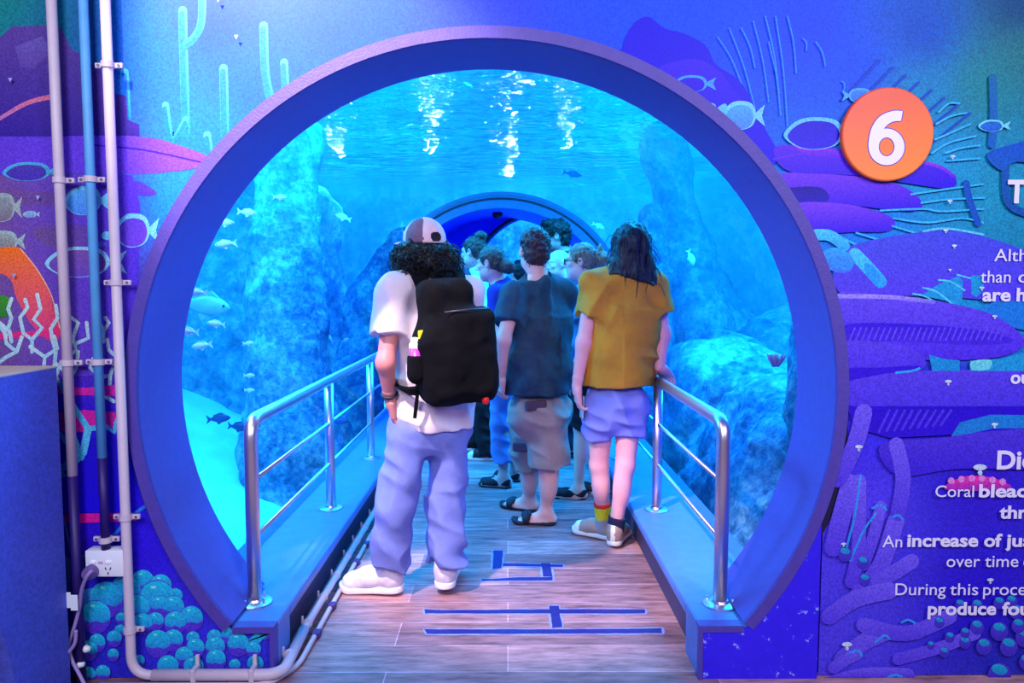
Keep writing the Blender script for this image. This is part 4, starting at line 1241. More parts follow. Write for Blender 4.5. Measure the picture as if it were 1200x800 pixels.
# -- right artwork
M.blob([(716, 66), (729, 58), (733, 44), (745, 26), (760, 21), (778, 34), (800, 40), (826, 54), (838, 76), (866, 96), (884, 126), (896, 152), (912, 186), (880, 190), (800, 120)], (22, 5, 215), (35, 5, 225))
M.blob([(770, 82), (812, 70), (842, 84), (860, 108), (880, 132), (850, 130), (800, 104)], (55, 25, 225), (35, 5, 225))
for i, (x, y, x2, y2) in enumerate([(840, 44, 868, 98), (854, 34, 884, 128), (868, 34, 884, 80), (882, 26, 900, 120), (896, 20, 912, 110), (908, 20, 922, 148), (922, 20, 932, 86), (940, 46, 944, 60), (900, 50, 914, 136), (955, 50, 966, 78), (985, 96, 988, 106)]):
    M.stroke([(x, y), ((x + x2) / 2 + 2, (y + y2) / 2 - 2), (x2, y2)], 1.3, (40, 140, 245))
for i in range(8):
    a = .15 + i * .13
    M.stroke([(1030 + 30 * i * .5, 70 + 9 * i), (985 + 14 * i, 118 + 8 * i)], 2.2, (0, 60, 200))
mural_fish(808, 99, 20, 10, (60, 150, 235), ((40, 10, 215), (40, 10, 215)))
M.ell(832, 125, 6, 3.5, (90, 190, 245))
mural_fish(865, 136, 20, 17, (110, 200, 245), ((70, 165, 240), (70, 130, 240)))
M.blob([(836, 132), (848, 122), (852, 130), (846, 140)], (90, 190, 245))
mural_fish(1008, 113, 15, 9, (70, 160, 235), ((50, 130, 235), (40, 110, 235)), tail=-1)
M.blob([(905, 176), (930, 170), (990, 176), (1050, 186), (1096, 194), (1118, 210), (1112, 221), (1080, 218), (1000, 206), (925, 202)], (85, 30, 225), (40, 5, 225))
M.blob([(930, 171), (975, 176), (985, 186), (950, 184)], (150, 25, 225), (70, 20, 225))
M.stroke([(1068, 188), (1100, 196), (1117, 208)], 4, (140, 60, 225), (90, 30, 220))
mural_fish(952, 157, 35, 19, (95, 190, 245), ((35, 15, 205), (45, 25, 220)), w=.13)
M.stroke([(905, 187), (960, 178), (990, 184)], 2, (90, 40, 230))
M.blob([(912, 206), (950, 204), (1010, 208), (1055, 218), (1078, 236), (1072, 247), (1040, 246), (985, 240), (922, 240)], (110, 50, 235), (45, 5, 225))
M.blob([(918, 222), (960, 220), (968, 236), (924, 238)], (25, 5, 150), (35, 5, 190))
M.blob([(930, 240), (985, 239), (1030, 249), (1047, 260), (1038, 271), (1000, 272), (942, 272)], (115, 55, 240), (40, 5, 225))
for (pts) in [[(1066, 228), (1100, 223), (1150, 216)], [(1078, 238), (1110, 234), (1152, 232)], [(1030, 247), (1080, 245), (1102, 248), (1150, 245)], [(1046, 256), (1085, 261), (1125, 256), (1150, 261)], [(970, 271), (1002, 287)], [(1002, 273), (1028, 281)], [(1044, 265), (1074, 274)], [(1095, 146), (1112, 137), (1130, 133)], [(1094, 164), (1115, 155), (1135, 146)], [(1090, 180), (1110, 168), (1141, 160)], [(1106, 180), (1125, 174), (1146, 171)], [(1108, 189), (1146, 186)], [(1098, 132), (1110, 122), (1122, 122)]]:
    M.stroke(pts, 2.2, (40, 175, 240), (60, 190, 240))
M.stroke([(1161, 92), (1162, 135), (1160, 170)], 9, (0, 100, 165), (0, 90, 190)); M.stroke([(1130, 215), (1134, 235), (1144, 262)], 8, (0, 80, 190)); M.stroke([(1176, 190), (1178, 235), (1200, 250), (1230, 252)], 9, (0, 80, 170)); M.blob([(1155, 180), (1200, 165), (1240, 150), (1240, 195), (1190, 190), (1170, 200)], (0, 70, 200), (0, 90, 190))
mural_fish(1159, 148, 15, 7, (110, 210, 235), ((20, 110, 205), (20, 90, 205)))
M.blob([(984, 296), (1010, 284), (1050, 276), (1085, 271), (1110, 270), (1150, 277), (1190, 290), (1240, 310), (1240, 360), (1160, 352), (1080, 346), (1000, 350), (975, 330)], (62, 75, 225), (85, 55, 235))
M.stroke([(1080, 271), (1108, 268), (1150, 275)], 2.5, (90, 200, 240))
for p, wd in [([(948, 276), (970, 276), (988, 288)], 13), ([(1000, 298), (1012, 310), (1030, 330)], 15)]:
    M.stroke(p, wd, (70, 200, 245), (30, 160, 245))
M.ell(980, 305, 20, 14, (40, 165, 245), (60, 110, 240), rot=.35); M.ell(985, 308, 12, 8, (45, 140, 245), rot=.35); M.ell(1020, 320, 6, 14, (30, 150, 245), rot=-.6)
M.add([(1078, 346), (1096, 334), (1120, 324), (1126, 328), (1125, 360), (1105, 352)], (20, 150, 220)); M.add([(1136, 323), (1150, 322), (1150, 340), (1142, 348), (1136, 345)], (20, 150, 215)); M.add([(1140, 365), (1165, 352), (1200, 352), (1240, 350), (1240, 395), (1190, 385)], (20, 120, 220))
for p in [[(1068, 344), (1082, 347), (1092, 353)], [(1080, 337), (1096, 342), (1116, 358)], [(1098, 328), (1112, 330), (1128, 340)], [(1120, 322), (1135, 326)]]: M.stroke(p, 2, (80, 205, 245))
M.blob([(976, 346), (1040, 346), (1100, 353), (1160, 368), (1196, 394), (1190, 410), (1150, 420), (1060, 420), (985, 404)], (95, 70, 235), (75, 40, 230))
M.stroke([(978, 347), (1040, 348), (1092, 354)], 5, (160, 145, 245), (110, 90, 240)); M.blob([(990, 380), (1060, 379), (1140, 386), (1185, 398), (1150, 404), (1060, 400), (990, 398)], (50, 15, 220), (70, 35, 225))
for i in range(26): M.stroke([(994 + i * 7, 398), (1000 + i * 7, 384)], 2, (95, 70, 235))
M.blob([(985, 402), (1040, 402), (1074, 412), (1082, 428), (1060, 438), (1000, 446), (984, 446)], (88, 62, 232), (70, 40, 230)); M.blob([(986, 432), (1030, 430), (1076, 428), (1060, 438), (990, 450)], (50, 10, 215))
M.blob([(988, 450), (1020, 440), (1070, 434), (1150, 433), (1240, 434), (1240, 476), (1100, 476), (990, 474)], (85, 62, 228), (72, 50, 228))
M.add([(990, 475), (1240, 475), (1240, 512), (1120, 508), (1040, 512), (1000, 500)], (40, 4, 205), (45, 10, 210))
for i in range(9): M.stroke([(1028 + i * 9, 505 - i), (1040 + i * 9, 480)], 3, (75, 50, 228))
M.add([(1086, 415), (1104, 420), (1122, 422), (1122, 434), (1090, 434)], (20, 140, 215)); M.add([(1134, 422), (1170, 420), (1198, 412), (1240, 400), (1240, 434), (1134, 434)], (25, 150, 215)); M.blob([(1136, 423), (1158, 421), (1156, 432), (1137, 433)], (110, 215, 225), (90, 200, 225)); M.stroke([(1048, 436), (1066, 434), (1075, 431)], 2.5, (40, 170, 240))
M.add([(1112, 510), (1122, 494), (1158, 485), (1240, 486), (1240, 500), (1160, 501), (1130, 508)], (25, 125, 215))
M.blob([(1030, 520), (1100, 512), (1160, 504), (1240, 503), (1240, 545), (1120, 548), (1050, 556)], (75, 52, 215), (58, 30, 215))
M.blob([(1105, 572), (1118, 560), (1140, 556), (1166, 560), (1182, 570), (1150, 574)], (235, 50, 160), (150, 40, 190))
for i in range(6): M.ell(1112 + i * 12, 562 - 3 * math.sin(i * .7), 4, 4, (215, 130, 215), n=10)
FC = (108, 88, 240)
for p, wd in [([(975, 640), (985, 600), (995, 565)], 22), ([(996, 680), (1004, 640), (1005, 562)], 16), ([(1010, 660), (1022, 625), (1030, 592)], 14), ([(980, 560), (1000, 520), (1010, 482)], 20), ([(1000, 700), (1030, 660), (1048, 608)], 20), ([(1010, 690), (1040, 672), (1066, 656)], 18), ([(970, 720), (1000, 700), (1040, 690)], 20), ([(985, 770), (1010, 750), (1036, 738)], 20), ([(975, 780), (990, 770), (1002, 764)], 14), ([(1020, 800), (1035, 793), (1050, 790)], 16), ([(1010, 730), (1060, 740), (1110, 720)], 18), ([(1050, 770), (1100, 756), (1140, 740)], 14), ([(970, 800), (1010, 790), (1060, 790)], 20), ([(1050, 600), (1056, 560), (1048, 520)], 18)]:
    M.stroke(p, wd, FC, (80, 55, 225))
for p in [[(990, 640), (1000, 600), (1006, 556)], [(994, 655), (1010, 620), (1024, 600)], [(1020, 594), (1030, 590), (1036, 596)], [(1044, 604), (1050, 602), (1055, 606)], [(1024, 750), (1034, 742), (1040, 746)], [(994, 762), (1004, 760), (1008, 766)], [(1036, 792), (1046, 788), (1054, 790)], [(1054, 727), (1062, 724), (1070, 728)]]:
    M.stroke(p, 2.5, (50, 150, 240), (40, 140, 240))
for (x, y, r) in [(1168, 734, 9), (1142, 730, 7), (1168, 702, 6), (1188, 712, 7), (1128, 748, 6), (1179, 752, 9), (1150, 752, 8), (1104, 760, 5), (1088, 752, 4), (1128, 737, 5), (1168, 784, 12), (1150, 798, 9), (1198, 740, 10), (1200, 770, 8), (1190, 728, 7), (1122, 704, 5), (1142, 705, 6), (1182, 700, 6), (1009, 655, 6), (1011, 675, 6), (988, 645, 7), (1098, 725, 5), (1110, 742, 5), (1215, 755, 10), (1220, 790, 11)]:
    M.ell(x, y + r * .4, r * 1.15, r * 1.25, (72, 58, 205), (58, 40, 190), n=16); M.ell(x, y - r * .2, r * .8, r * .5, (25, 165, 205), (25, 130, 205), n=14, rot=.3)
for (x, y, r) in [(1108, 446, 4), (1162, 496, 4), (1004, 522, 4.5), (1145, 546, 8), (1157, 677, 4), (1105, 270, 3), (1115, 288, 3), (1110, 316, 2), (1147, 337, 3), (1162, 370, 3), (1110, 236, 3), (990, 752, 6), (986, 635, 3), (1113, 184, 3)]:
    M.ell(x, y, r, r * .45, (195, 215, 235), n=12); M.ell(x, y + r * .8, r * .35, r * .4, (180, 205, 235), n=8)
for (x, y) in [(258, 2), (279, 45), (16, 95), (48, 232), (20, 323)]: M.add([(x - 2.5, y - 2), (x + 2.5, y - 2), (x, y + 3)], (150, 170, 220))
mural = obj('reef_mural', M.V, M.F, M_MURAL)
ca = mural.data.color_attributes.new('print', 'FLOAT_COLOR', 'POINT')
ca.data.foreach_set('color', np.array([(*c, 1.0) for c in M.C], dtype=np.float32).ravel())
tag(mural, 'blue and purple printed coral reef mural around the tunnel mouth', 'mural')
# straight board edge standing proud of the painted base on the right
b = MB(); q0 = at(958, 640, Y_MURAL); q1 = at(958, 797, Y_MURAL)
b.box((q0[0] - .004, Y_MURAL - .004, .004), (q0[0] + .003, Y_MURAL + .027, q0[2]), 0)
obj('board_edge', b.V, b.F, mat('board_edge', (150, 150, 235), .5), mural)
# dark strip put in for the shade of the gap between ring and board
b = MB(); V = []; F = []
n = 30
for i in range(n + 1):
    a = math.radians(-36 + 33 * i / n); w = .004 + .03 * math.sin(PI * min(1, (1 - i / n) * 1.25)) ** 1
    for (r, y) in ((R_OUT, Y_MURAL - .006), (R_OUT + w, Y_MURAL - .006), (R_OUT + w, Y_MURAL + .02), (R_OUT, Y_MURAL + .02)): V.append((XC + r * math.cos(a), y, ZC + r * math.sin(a)))
for i in range(n):
    for k in range(4): F.append((i * 4 + k, (i + 1) * 4 + k, (i + 1) * 4 + (k + 1) % 4, i * 4 + (k + 1) % 4))
obj('dark_edge_strip', V, F, mat('dark_edge', (18, 8, 60), .6), mural)
V = []; F = []  # matching dark strip along the left outer edge of the ring
for i in range(n + 1):
    a = math.radians(180 + 4 + 36 * i / n); w = .012
    for (r, y) in ((R_OUT, Y_MURAL - .004), (R_OUT + w, Y_MURAL - .004), (R_OUT + w, Y_MURAL + .02), (R_OUT, Y_MURAL + .02)): V.append((XC + r * math.cos(a), y, ZC + r * math.sin(a)))
for i in range(n):
    for k in range(4): F.append((i * 4 + k, (i + 1) * 4 + k, (i + 1) * 4 + (k + 1) % 4, i * 4 + (k + 1) % 4))
obj('dark_edge_strip', V, F, mat('dark_edge', (18, 8, 60), .6), mural)

# lettering on the mural
M_TEXT = mat('lettering', (222, 214, 245), .5)
def text(body, px0, px1, base, cap, m, parent, y=None, bold=0.0, name='lettering', depth=.0015):
    y = Y_MURAL - .018 if y is None else y
    cu = bpy.data.curves.new('lettering', 'FONT'); cu.body = body; cu.size = 1; cu.offset = bold; cu.resolution_u = 4; cu.extrude = .01
    t = bpy.data.objects.new('lettering', cu); COL.objects.link(t)
    dg = bpy.context.evaluated_depsgraph_get(); me = t.evaluated_get(dg).to_mesh()
    V = np.array([v.co[:] for v in me.vertices]); F = [tuple(p.vertices) for p in me.polygons]
    t.evaluated_get(dg).to_mesh_clear(); bpy.data.objects.remove(t)
    a = at(px0, base, y); b_ = at(px1, base, y); c = at(px0, base - cap, y)
    w = V[:, 0].max() - V[:, 0].min(); x = (V[:, 0] - V[:, 0].min()) / w * (b_[0] - a[0]) + a[0]
    z = V[:, 1] / .70 * (c[2] - a[2]) + a[2]
    return obj(name, np.stack([x, y - (V[:, 2] / .01) * depth / 2, z], -1), F, m, parent)
BD = .028
for (t, x0, x1, bs, cp, bd) in [('T', 1180, 1202, 237, 26, .03), ('Alth', 1165, 1203, 306, 14.5, .0), ('than', 1149, 1184, 331, 14.5, .0), ('c', 1193, 1203, 331, 14.5, .0), ('are', 1151, 1184, 352.5, 15, BD), ('h', 1191, 1202, 352.5, 15, BD), ('ou', 1184, 1206, 449, 15, BD),
                                ('Did', 1168, 1212, 549, 21, BD), ('Coral', 1096, 1141, 582, 13.5, .0), ('bleac', 1147, 1203, 582, 14.5, BD), ('thr', 1171, 1203, 607, 14.5, BD), ('An', 1034, 1057, 641, 14, .0), ('increase', 1063, 1146, 640, 14.5, BD), ('of', 1153, 1174, 640, 14.5, BD), ('jus', 1178, 1208, 640, 14.5, BD),
                                ('over', 1109, 1148, 664, 14, .0), ('time', 1154, 1193, 664, 14, .0), ('o', 1199, 1209, 664, 14, .0), ('During', 1049, 1108, 697, 14, .0), ('this', 1113, 1146, 697, 14, .0), ('proce', 1152, 1202, 697, 14, .0), ('produce', 1087, 1167, 720, 14.5, BD), ('fou', 1174, 1206, 720, 14.5, BD)]:
    text(t, x0, x1, bs, cp, M_TEXT, mural, bold=bd)

# number sign
def disc_mat():
    m = bpy.data.materials.new('orange_disc'); m.use_nodes = True; nt = m.node_tree; b = nt.nodes['Principled BSDF']; L = nt.links.new
    tc = nt.nodes.new('ShaderNodeTexCoord'); g = nt.nodes.new('ShaderNodeTexGradient'); mp = nt.nodes.new('ShaderNodeMapping')
    mp.inputs['Scale'].default_value = (2.0, 1, -2.6); mp.inputs['Rotation'].default_value = (0, 1.2, 0); mp.inputs['Location'].default_value = (.5, 0, .5)
    L(tc.outputs['Object'], mp.inputs['Vector']); L(mp.outputs['Vector'], g.inputs['Vector'])
    r = nt.nodes.new('ShaderNodeValToRGB'); r.color_ramp.elements[0].color = (*lin((226, 78, 48)), 1); r.color_ramp.elements[1].color = (*lin((248, 126, 38)), 1); r.color_ramp.elements[0].position = .2; r.color_ramp.elements[1].position = .85
    L(g.outputs['Fac'], r.inputs['Fac']); L(r.outputs['Color'], b.inputs['Base Color']); b.inputs['Roughness'].default_value = .45
    return m
yd = Y_MURAL - .035
c = at(1041, 157, yd); rr = abs(at(1095, 157, yd)[0] - c[0])
sign = thing('number_sign', c, 'orange round sign with a white number on the right of the mural', 'sign')
b = MB(); b.lathe(c, [(0, 0), (rr - .004, 0), (rr, .004), (rr, .02), (0, .02)], 64, 'y'); shade_auto(obj('disc', b.V, b.F, disc_mat(), sign), 30)
def digit(name, m, y, gx, parent, th=.0012):
    """white six: an oval bowl with a hooked stem"""
    cx, cy = 1039, 172; V = []; F = []
    def add(poly):
        P = [at(u, v, y - (.0003 if len(poly) > 6 else 0)) for u, v in poly]; k = len(P); o = len(V)
        V.extend([p for p in P]); V.extend([p + np.array([0, th, 0]) for p in P])
        ar = sum(P[i][0] * P[(i + 1) % k][2] - P[(i + 1) % k][0] * P[i][2] for i in range(k))
        f = tuple(range(o, o + k)); F.append(f if ar > 0 else f[::-1])
        F.extend([(o + i, o + k + i, o + k + (i + 1) % k, o + (i + 1) % k) for i in range(k)])
    n = 36
    for i in range(n):
        t0, t1 = 2 * PI * i / n, 2 * PI * (i + 1) / n
        q = lambda t, g, rx, ry: (cx + (rx + g) * math.cos(t), cy + (ry + g) * math.sin(t))
        add([q(t0, gx, 21, 21.5), q(t1, gx, 21, 21.5), q(t1, -gx, 9.2, 11), q(t0, -gx, 9.2, 11)])
    st = cat_rom([(1058, 130), (1046, 130), (1031, 136.5), (1021.5, 150), (1018, 166), (1018, 174)], False) + cat_rom([(1030, 172), (1031, 161), (1036, 150.5), (1045, 143), (1056, 141.5)], False)
    c = np.mean(np.array(st), 0); k = len(st); out = []
    for i in range(k):
        d = np.array(st[(i + 1) % k]) - np.array(st[i - 1]); nn = np.array([d[1], -d[0]]); nn = nn / max(np.linalg.norm(nn), 1e-6)
        out.append(np.array(st[i]) - nn * -gx if False else np.array(st[i]) + nn * gx)
    sgn = sum(st[i][0] * st[(i + 1) % k][1] - st[(i + 1) % k][0] * st[i][1] for i in range(k))
    if sgn < 0: out = [2 * np.array(st[i]) - out[i] for i in range(k)]
    add([tuple(p) for p in out])
    return obj(name, V, F, m, parent)
digit('digit_outline', mat('digit_edge', (60, 30, 190), .5), yd - .0008, 1.0, sign)
digit('digit', mat('digit_white', (232, 222, 245), .5), yd - .0022, 0.0, sign)
# ------------------------------------------------------------------ things by the wall
M_PVC = mat('pvc_white', (200, 184, 204), .45, var=.06, vscale=20)
M_PVCB = mat('pvc_printed_cyan', (88, 165, 228), .5, var=.12, vscale=14)
M_PVCD = mat('pvc_printed_dark', (38, 14, 110), .5, var=.25, vscale=20)
M_SCREW = mat('screw', (150, 150, 170), .35, metal=.8)
YP = 2.508
def clip(root, x, z, r, side=1, both=False):
    b = MB()
    b.lathe((x, YP, z), [(r, -.010), (r + .005, -.010), (r + .005, .010), (r, .010)], 20, 'z')
    for sg in ((-1, 1) if both else (side,)):
        b.box((min(x + sg * r, x + sg * (r + .03)), YP + .004, z - .009), (max(x + sg * r, x + sg * (r + .03)), YP + .016, z + .009), 0, .003)
    o = b.build('pipe_clip', M_PVC, root); shade_auto(o, 35)
    for sg in ((-1, 1) if both else (side,)):
        s = MB(); s.lathe((x + sg * (r + .018), YP + .001, z), [(0, 0), (.005, 0), (.005, .004), (0, .004)], 10, 'y'); s.build('screw', M_SCREW, o)
xp = [at(78, 400, YP)[0], at(114, 400, YP)[0], at(139, 400, YP)[0]]
zof = lambda x, y: at(x, y, YP)[2]
rp = .0165
r1 = thing('conduit_pipe', (xp[0], YP, .0), 'leftmost white conduit pipe, its foot printed dark like the mural', 'pipe')
MB().tube([(xp[0], YP, zof(82, 557)), (xp[0], YP, 3.1)], rp, 18).build('upper_pipe', M_PVC, r1, True)
MB().tube([(xp[0], YP, .002), (xp[0], YP, zof(82, 557))], rp * .98, 18).build('lower_pipe', M_PVCD, r1, True)['label'] = 'dark printed lower pipe'
for y in (211, 425): clip(r1, xp[0], zof(78, y), rp, 1)
r2 = thing('conduit_pipe', (xp[1], YP, zof(120, 645)), 'middle conduit pipe tinted cyan, ending above the power outlet', 'pipe')
MB().tube([(xp[1], YP, zof(120, 536)), (xp[1], YP, 3.1)], rp * .93, 18).build('upper_pipe', M_PVCB, r2, True)
MB().tube([(xp[1], YP, zof(120, 646)), (xp[1], YP, zof(120, 536))], rp * .93, 18).build('lower_pipe', M_PVCD, r2, True)['label'] = 'dark printed lower pipe'
for y in (210, 424, 632): clip(r2, xp[1], zof(115, y), rp, 1, True)
zb = .042
r3 = thing('conduit_pipe', (xp[2], YP, zb), 'white conduit pipe bending at the floor and running along the left ledge', 'pipe')
xe = at(322, 785, YP)[0]
path = fillet([(xp[2], YP, 3.1), (xp[2], YP, zb), (xe + .03, YP, zb), (-.822, 2.70, zb + .008), (-.822, 7.8, zb + .008)], .075, 8)
MB().tube(path, rp, 18).build('pipe', M_PVC, r3, True)
MB().tube(path[9:-1][:9] + [path[-2] + (path[-1] - path[-2]) * .012], rp + .004, 18).build('elbow', M_PVC, r3, True)
for y in (76, 331, 606): clip(r3, xp[2], zof(130, y), rp, 1, True)
clip(r3, xp[2], zof(150, 738), rp, 1)
for (px, py) in [(333, 761), (352, 725), (369, 695), (384, 670), (397, 647), (408, 630), (418, 614), (427, 599), (443, 575), (449, 560)]:
    q = on_z(px, py, .07); b = MB()
    y = q[1]
    b.box((-.846, y - .006, zb + .005), (-.838, y + .006, zb + .040), 0, .003)
    b.lathe((-.822, y, zb + .008), [(rp, -.007), (rp + .004, -.007), (rp + .004, .007), (rp, .007)], 16, 'y')
    b.build('pipe_clip', M_PVC, r3)
for px in (228, 296):
    x = at(px, 780, YP)[0]; b = MB(); b.box((x - .009, YP - .022, zb - .02), (x + .009, YP + .03, zb + .028), 0, .004); b.box((x - .007, YP + .02, zb + .02), (x + .007, YP + .032, zb + .062), 0, .003); b.build('pipe_clip', M_PVC, r3)
r4 = thing('thin_pipe', (-.79, 2.7, 0), 'thin white pipe on the floor beside the ledge conduit', 'pipe')
MB().tube(fillet([(-1.45, 2.49, .013), (-.86, 2.49, .013), (-.785, 2.63, .013), (-.785, 7.6, .013)], .05, 6), .011, 12).build('pipe', M_PVC, r4, True)
for k in range(9):
    y = 2.85 + k * .26; b = MB(); b.box((-.798, y, .0), (-.766, y + .045, .027), 0, .004); b.build('joint_collar', mat('collar_dark', (70, 40, 120), .5), r4)

# power outlet
yo = 2.49
a = at(99, 649, yo); c = at(145, 676, yo)
ow = thing('power_outlet', ((a[0] + c[0]) / 2, yo, c[2]), 'white double power outlet on the mural between the conduit pipes', 'outlet')
M_PL = mat('white_plastic', (222, 226, 238), .4)
b = MB(); b.box((a[0], yo, c[2]), (c[0], 2.545, a[2] + .012), 0, .006); shade_auto(b.build('housing', M_PL, ow), 40)
for px in (109, 127):
    q = at(px, 658.5, yo); b = MB(); b.box((q[0] - .010, yo - .005, q[2] - .006), (q[0] + .010, yo + .002, q[2] + .006), 0, .003); b.build('switch', mat('switch_white', (240, 240, 248), .3), ow)
q = at(118, 659, yo); b = MB(); b.box((q[0] - .008, yo - .002, q[2] - .004), (q[0] + .008, yo + .002, q[2] + .004)); b.build('indicator', mat('indicator_pink', (205, 150, 190), .4), ow)
b = MB()
for (px, py, rot) in [(124, 666, .5), (129.5, 666, -.5), (127, 671.5, 0)]:
    q = at(px, py, yo); dx = .004 * math.sin(rot); dz = .0045
    b.tube([(q[0] - dx, yo - .0012, q[2] + dz), (q[0] + dx, yo - .0012, q[2] - dz)], .0018, 6)
b.build('socket_slots', mat('slot_dark', (30, 25, 60), .6), ow)
q = at(108, 669, yo)
pc = thing('extension_lead', (q[0], yo - .03, 0), 'plug and grey power cord hanging from the outlet to the floor', 'cord')
M_CORD = mat('cord_grey', (150, 130, 190), .5)
b = MB(); b.lathe((q[0], yo - .036, q[2]), [(0, 0), (.017, 0), (.022, .008), (.025, .03), (.025, .0345), (0, .0345)], 24, 'y'); shade_auto(b.build('plug', mat('plug_grey', (105, 85, 150), .45), pc), 40)
pts = [at(108, 668, yo - .045), at(102, 675, yo - .05), at(96, 690, yo - .03), at(93, 712, yo), at(87, 735, yo), at(81, 756, yo), at(84, 772, yo), at(92, 788, yo - .02), at(104, 797, yo - .04)]
pts[-1][2] = .008
MB().tube(cat_rom(pts, False), .0062, 10).build('cord', M_CORD, pc, True)
p2 = [at(89, 738, yo - .02), at(88, 752, yo - .02), at(82, 762, yo - .02), at(70, 770, yo - .03)]
MB().tube(cat_rom(p2, False), .0062, 10).build('spare_cord', M_CORD, pc, True)
for (px, py, an) in [(79, 703, .25), (87, 706, .15)]:
    q = at(px, py, yo - .02); w, hh = .0125, .028
    b = MB(); b.box((q[0] - w, q[1] - .002, q[2] - hh), (q[0] + w, q[1] + .002, q[2] + hh), 0, .0015)
    o = b.build('tag', mat('tag_white', (215, 225, 235), .6), pc)
for (px, py) in [(99, 760), (92, 778)]:
    q = at(px, py, yo + .01); b = MB(); b.lathe((q[0], q[1], q[2]), [(0, 0), (.012, 0), (.014, .006), (.008, .02), (0, .02)], 12, 'x'); b.build('cord_clip', M_PL, pc, True)

# cabinet on the far left: its right-hand side towards the tunnel
xs_ = -1.54
cb = on_x(66, 431, xs_); ct, cz_ = cb[1], cb[2]
curve = [on_x(x, y, xs_) for (x, y) in [(-60, 690), (-20, 712), (0, 736), (9, 762), (15, 785), (19, 806)]]
prof = [(ct, 0), (ct, cz_), (1.2, cz_), (1.2, .72)] + [(q[1], max(q[2], .0)) for q in curve] + [(curve[-1][1] + .01, 0)]
cab = thing('cabinet', (-1.9, 2.3, 0), 'dark blue cabinet standing at the far left edge before the mural', 'cabinet')
def prism(x0, x1, prof):
    n = len(prof); V = [(x0, p[0], p[1]) for p in prof] + [(x1, p[0], p[1]) for p in prof]
    F = [tuple(range(n)), tuple(range(2 * n - 1, n - 1, -1))] + [(i, n + i, n + (i + 1) % n, (i + 1) % n) for i in range(n)]
    return V, F
V, F = prism(-2.3, xs_, prof); obj('body', V, F, mat('cabinet_blue', (80, 96, 220), .6, var=.35, vscale=90), cab)
b = MB(); b.box((-2.3, 1.2, cz_), (xs_, ct, cz_ + .008), 0, .002); b.build('top', mat('cabinet_top', (205, 190, 175), .6), cab)['label'] = 'beige cabinet top'

# tape on the floor
def tape(name, label, strips):
    M1 = mat('tape_blue', (34, 24, 120), .5, var=.3, vscale=50); M2 = mat('tape_residue', (135, 140, 225), .6, var=.3, vscale=80)
    c = on_z(*strips[0][0]); root = thing(name, (c[0], c[1], 0), label, 'tape')
    for i, q in enumerate(strips):
        P = [on_z(x, y) for (x, y) in q]; k = len(P)
        out = []
        for a_, b_ in zip(P, P[1:] + P[:1]):
            m = max(2, int(np.linalg.norm(b_ - a_) / .03))
            for t in range(m): out.append(a_ + (b_ - a_) * t / m)
        ctr = np.mean(P, 0)
        for (m_, gr, z, nm) in ((M2, .011, .0012 + i * .0002, 'residue'), (M1, .0, .0024 + i * .0002, 'strip')):
            V = []
            for v in out:
                w = v - ctr; e = 1 + (gr + (.004 * rng.random() if gr else 0)) / max(np.linalg.norm(w[:2]), .02) if False else 1
                V.append(v)
            V = np.array(V)
            # grow outward along the local normal
            nx_ = np.roll(V, -1, 0) - np.roll(V, 1, 0); nn = np.stack([nx_[:, 1], -nx_[:, 0]], -1); nn /= np.maximum(np.linalg.norm(nn, axis=1), 1e-6)[:, None]
            ar = np.sum(V[:, 0] * np.roll(V[:, 1], -1) - np.roll(V[:, 0], -1) * V[:, 1]); nn *= np.sign(ar)
            jit = (rng.random(len(V)) - .35) * .010
            V[:, :2] += nn * ((gr * .55 + jit) if gr else (jit * .35 - .002))[:, None]
            top = V.copy(); top[:, 2] = z; bot = V.copy(); bot[:, 2] = .0002; n_ = len(V)
            f = tuple(range(n_)) if ar > 0 else tuple(range(n_))[::-1]
            F = [f, tuple(n_ + j for j in f[::-1])] + [(j, n_ + j, n_ + (j + 1) % n_, (j + 1) % n_) for j in range(n_)]
            obj(nm, np.concatenate([top, bot]), F, m_, root)
tape('floor_tape', 'nearest dark blue tape mark on the floor, two long bars with one crosspiece',
     [[(497, 714), (520, 715), (640, 714), (756, 714), (756, 719), (640, 719), (498, 719)], [(497, 737.5), (640, 737.5), (776, 736.5), (776, 742), (640, 743), (500, 743)], [(643, 710), (655, 710), (659, 735), (647, 736)]])
tape('floor_tape', 'smaller broken dark blue tape mark on the floor behind the two long bars',
     [[(578, 645), (590, 645), (588, 666), (577, 667)], [(589, 660), (634, 661), (660, 662), (660, 664.5), (634, 664), (589, 663.5)], [(563, 679), (610, 676.5), (640, 676.5), (648, 676), (648, 680.5), (610, 680.5), (566, 681)], [(634, 660), (645, 660), (648, 676), (636, 676)]])

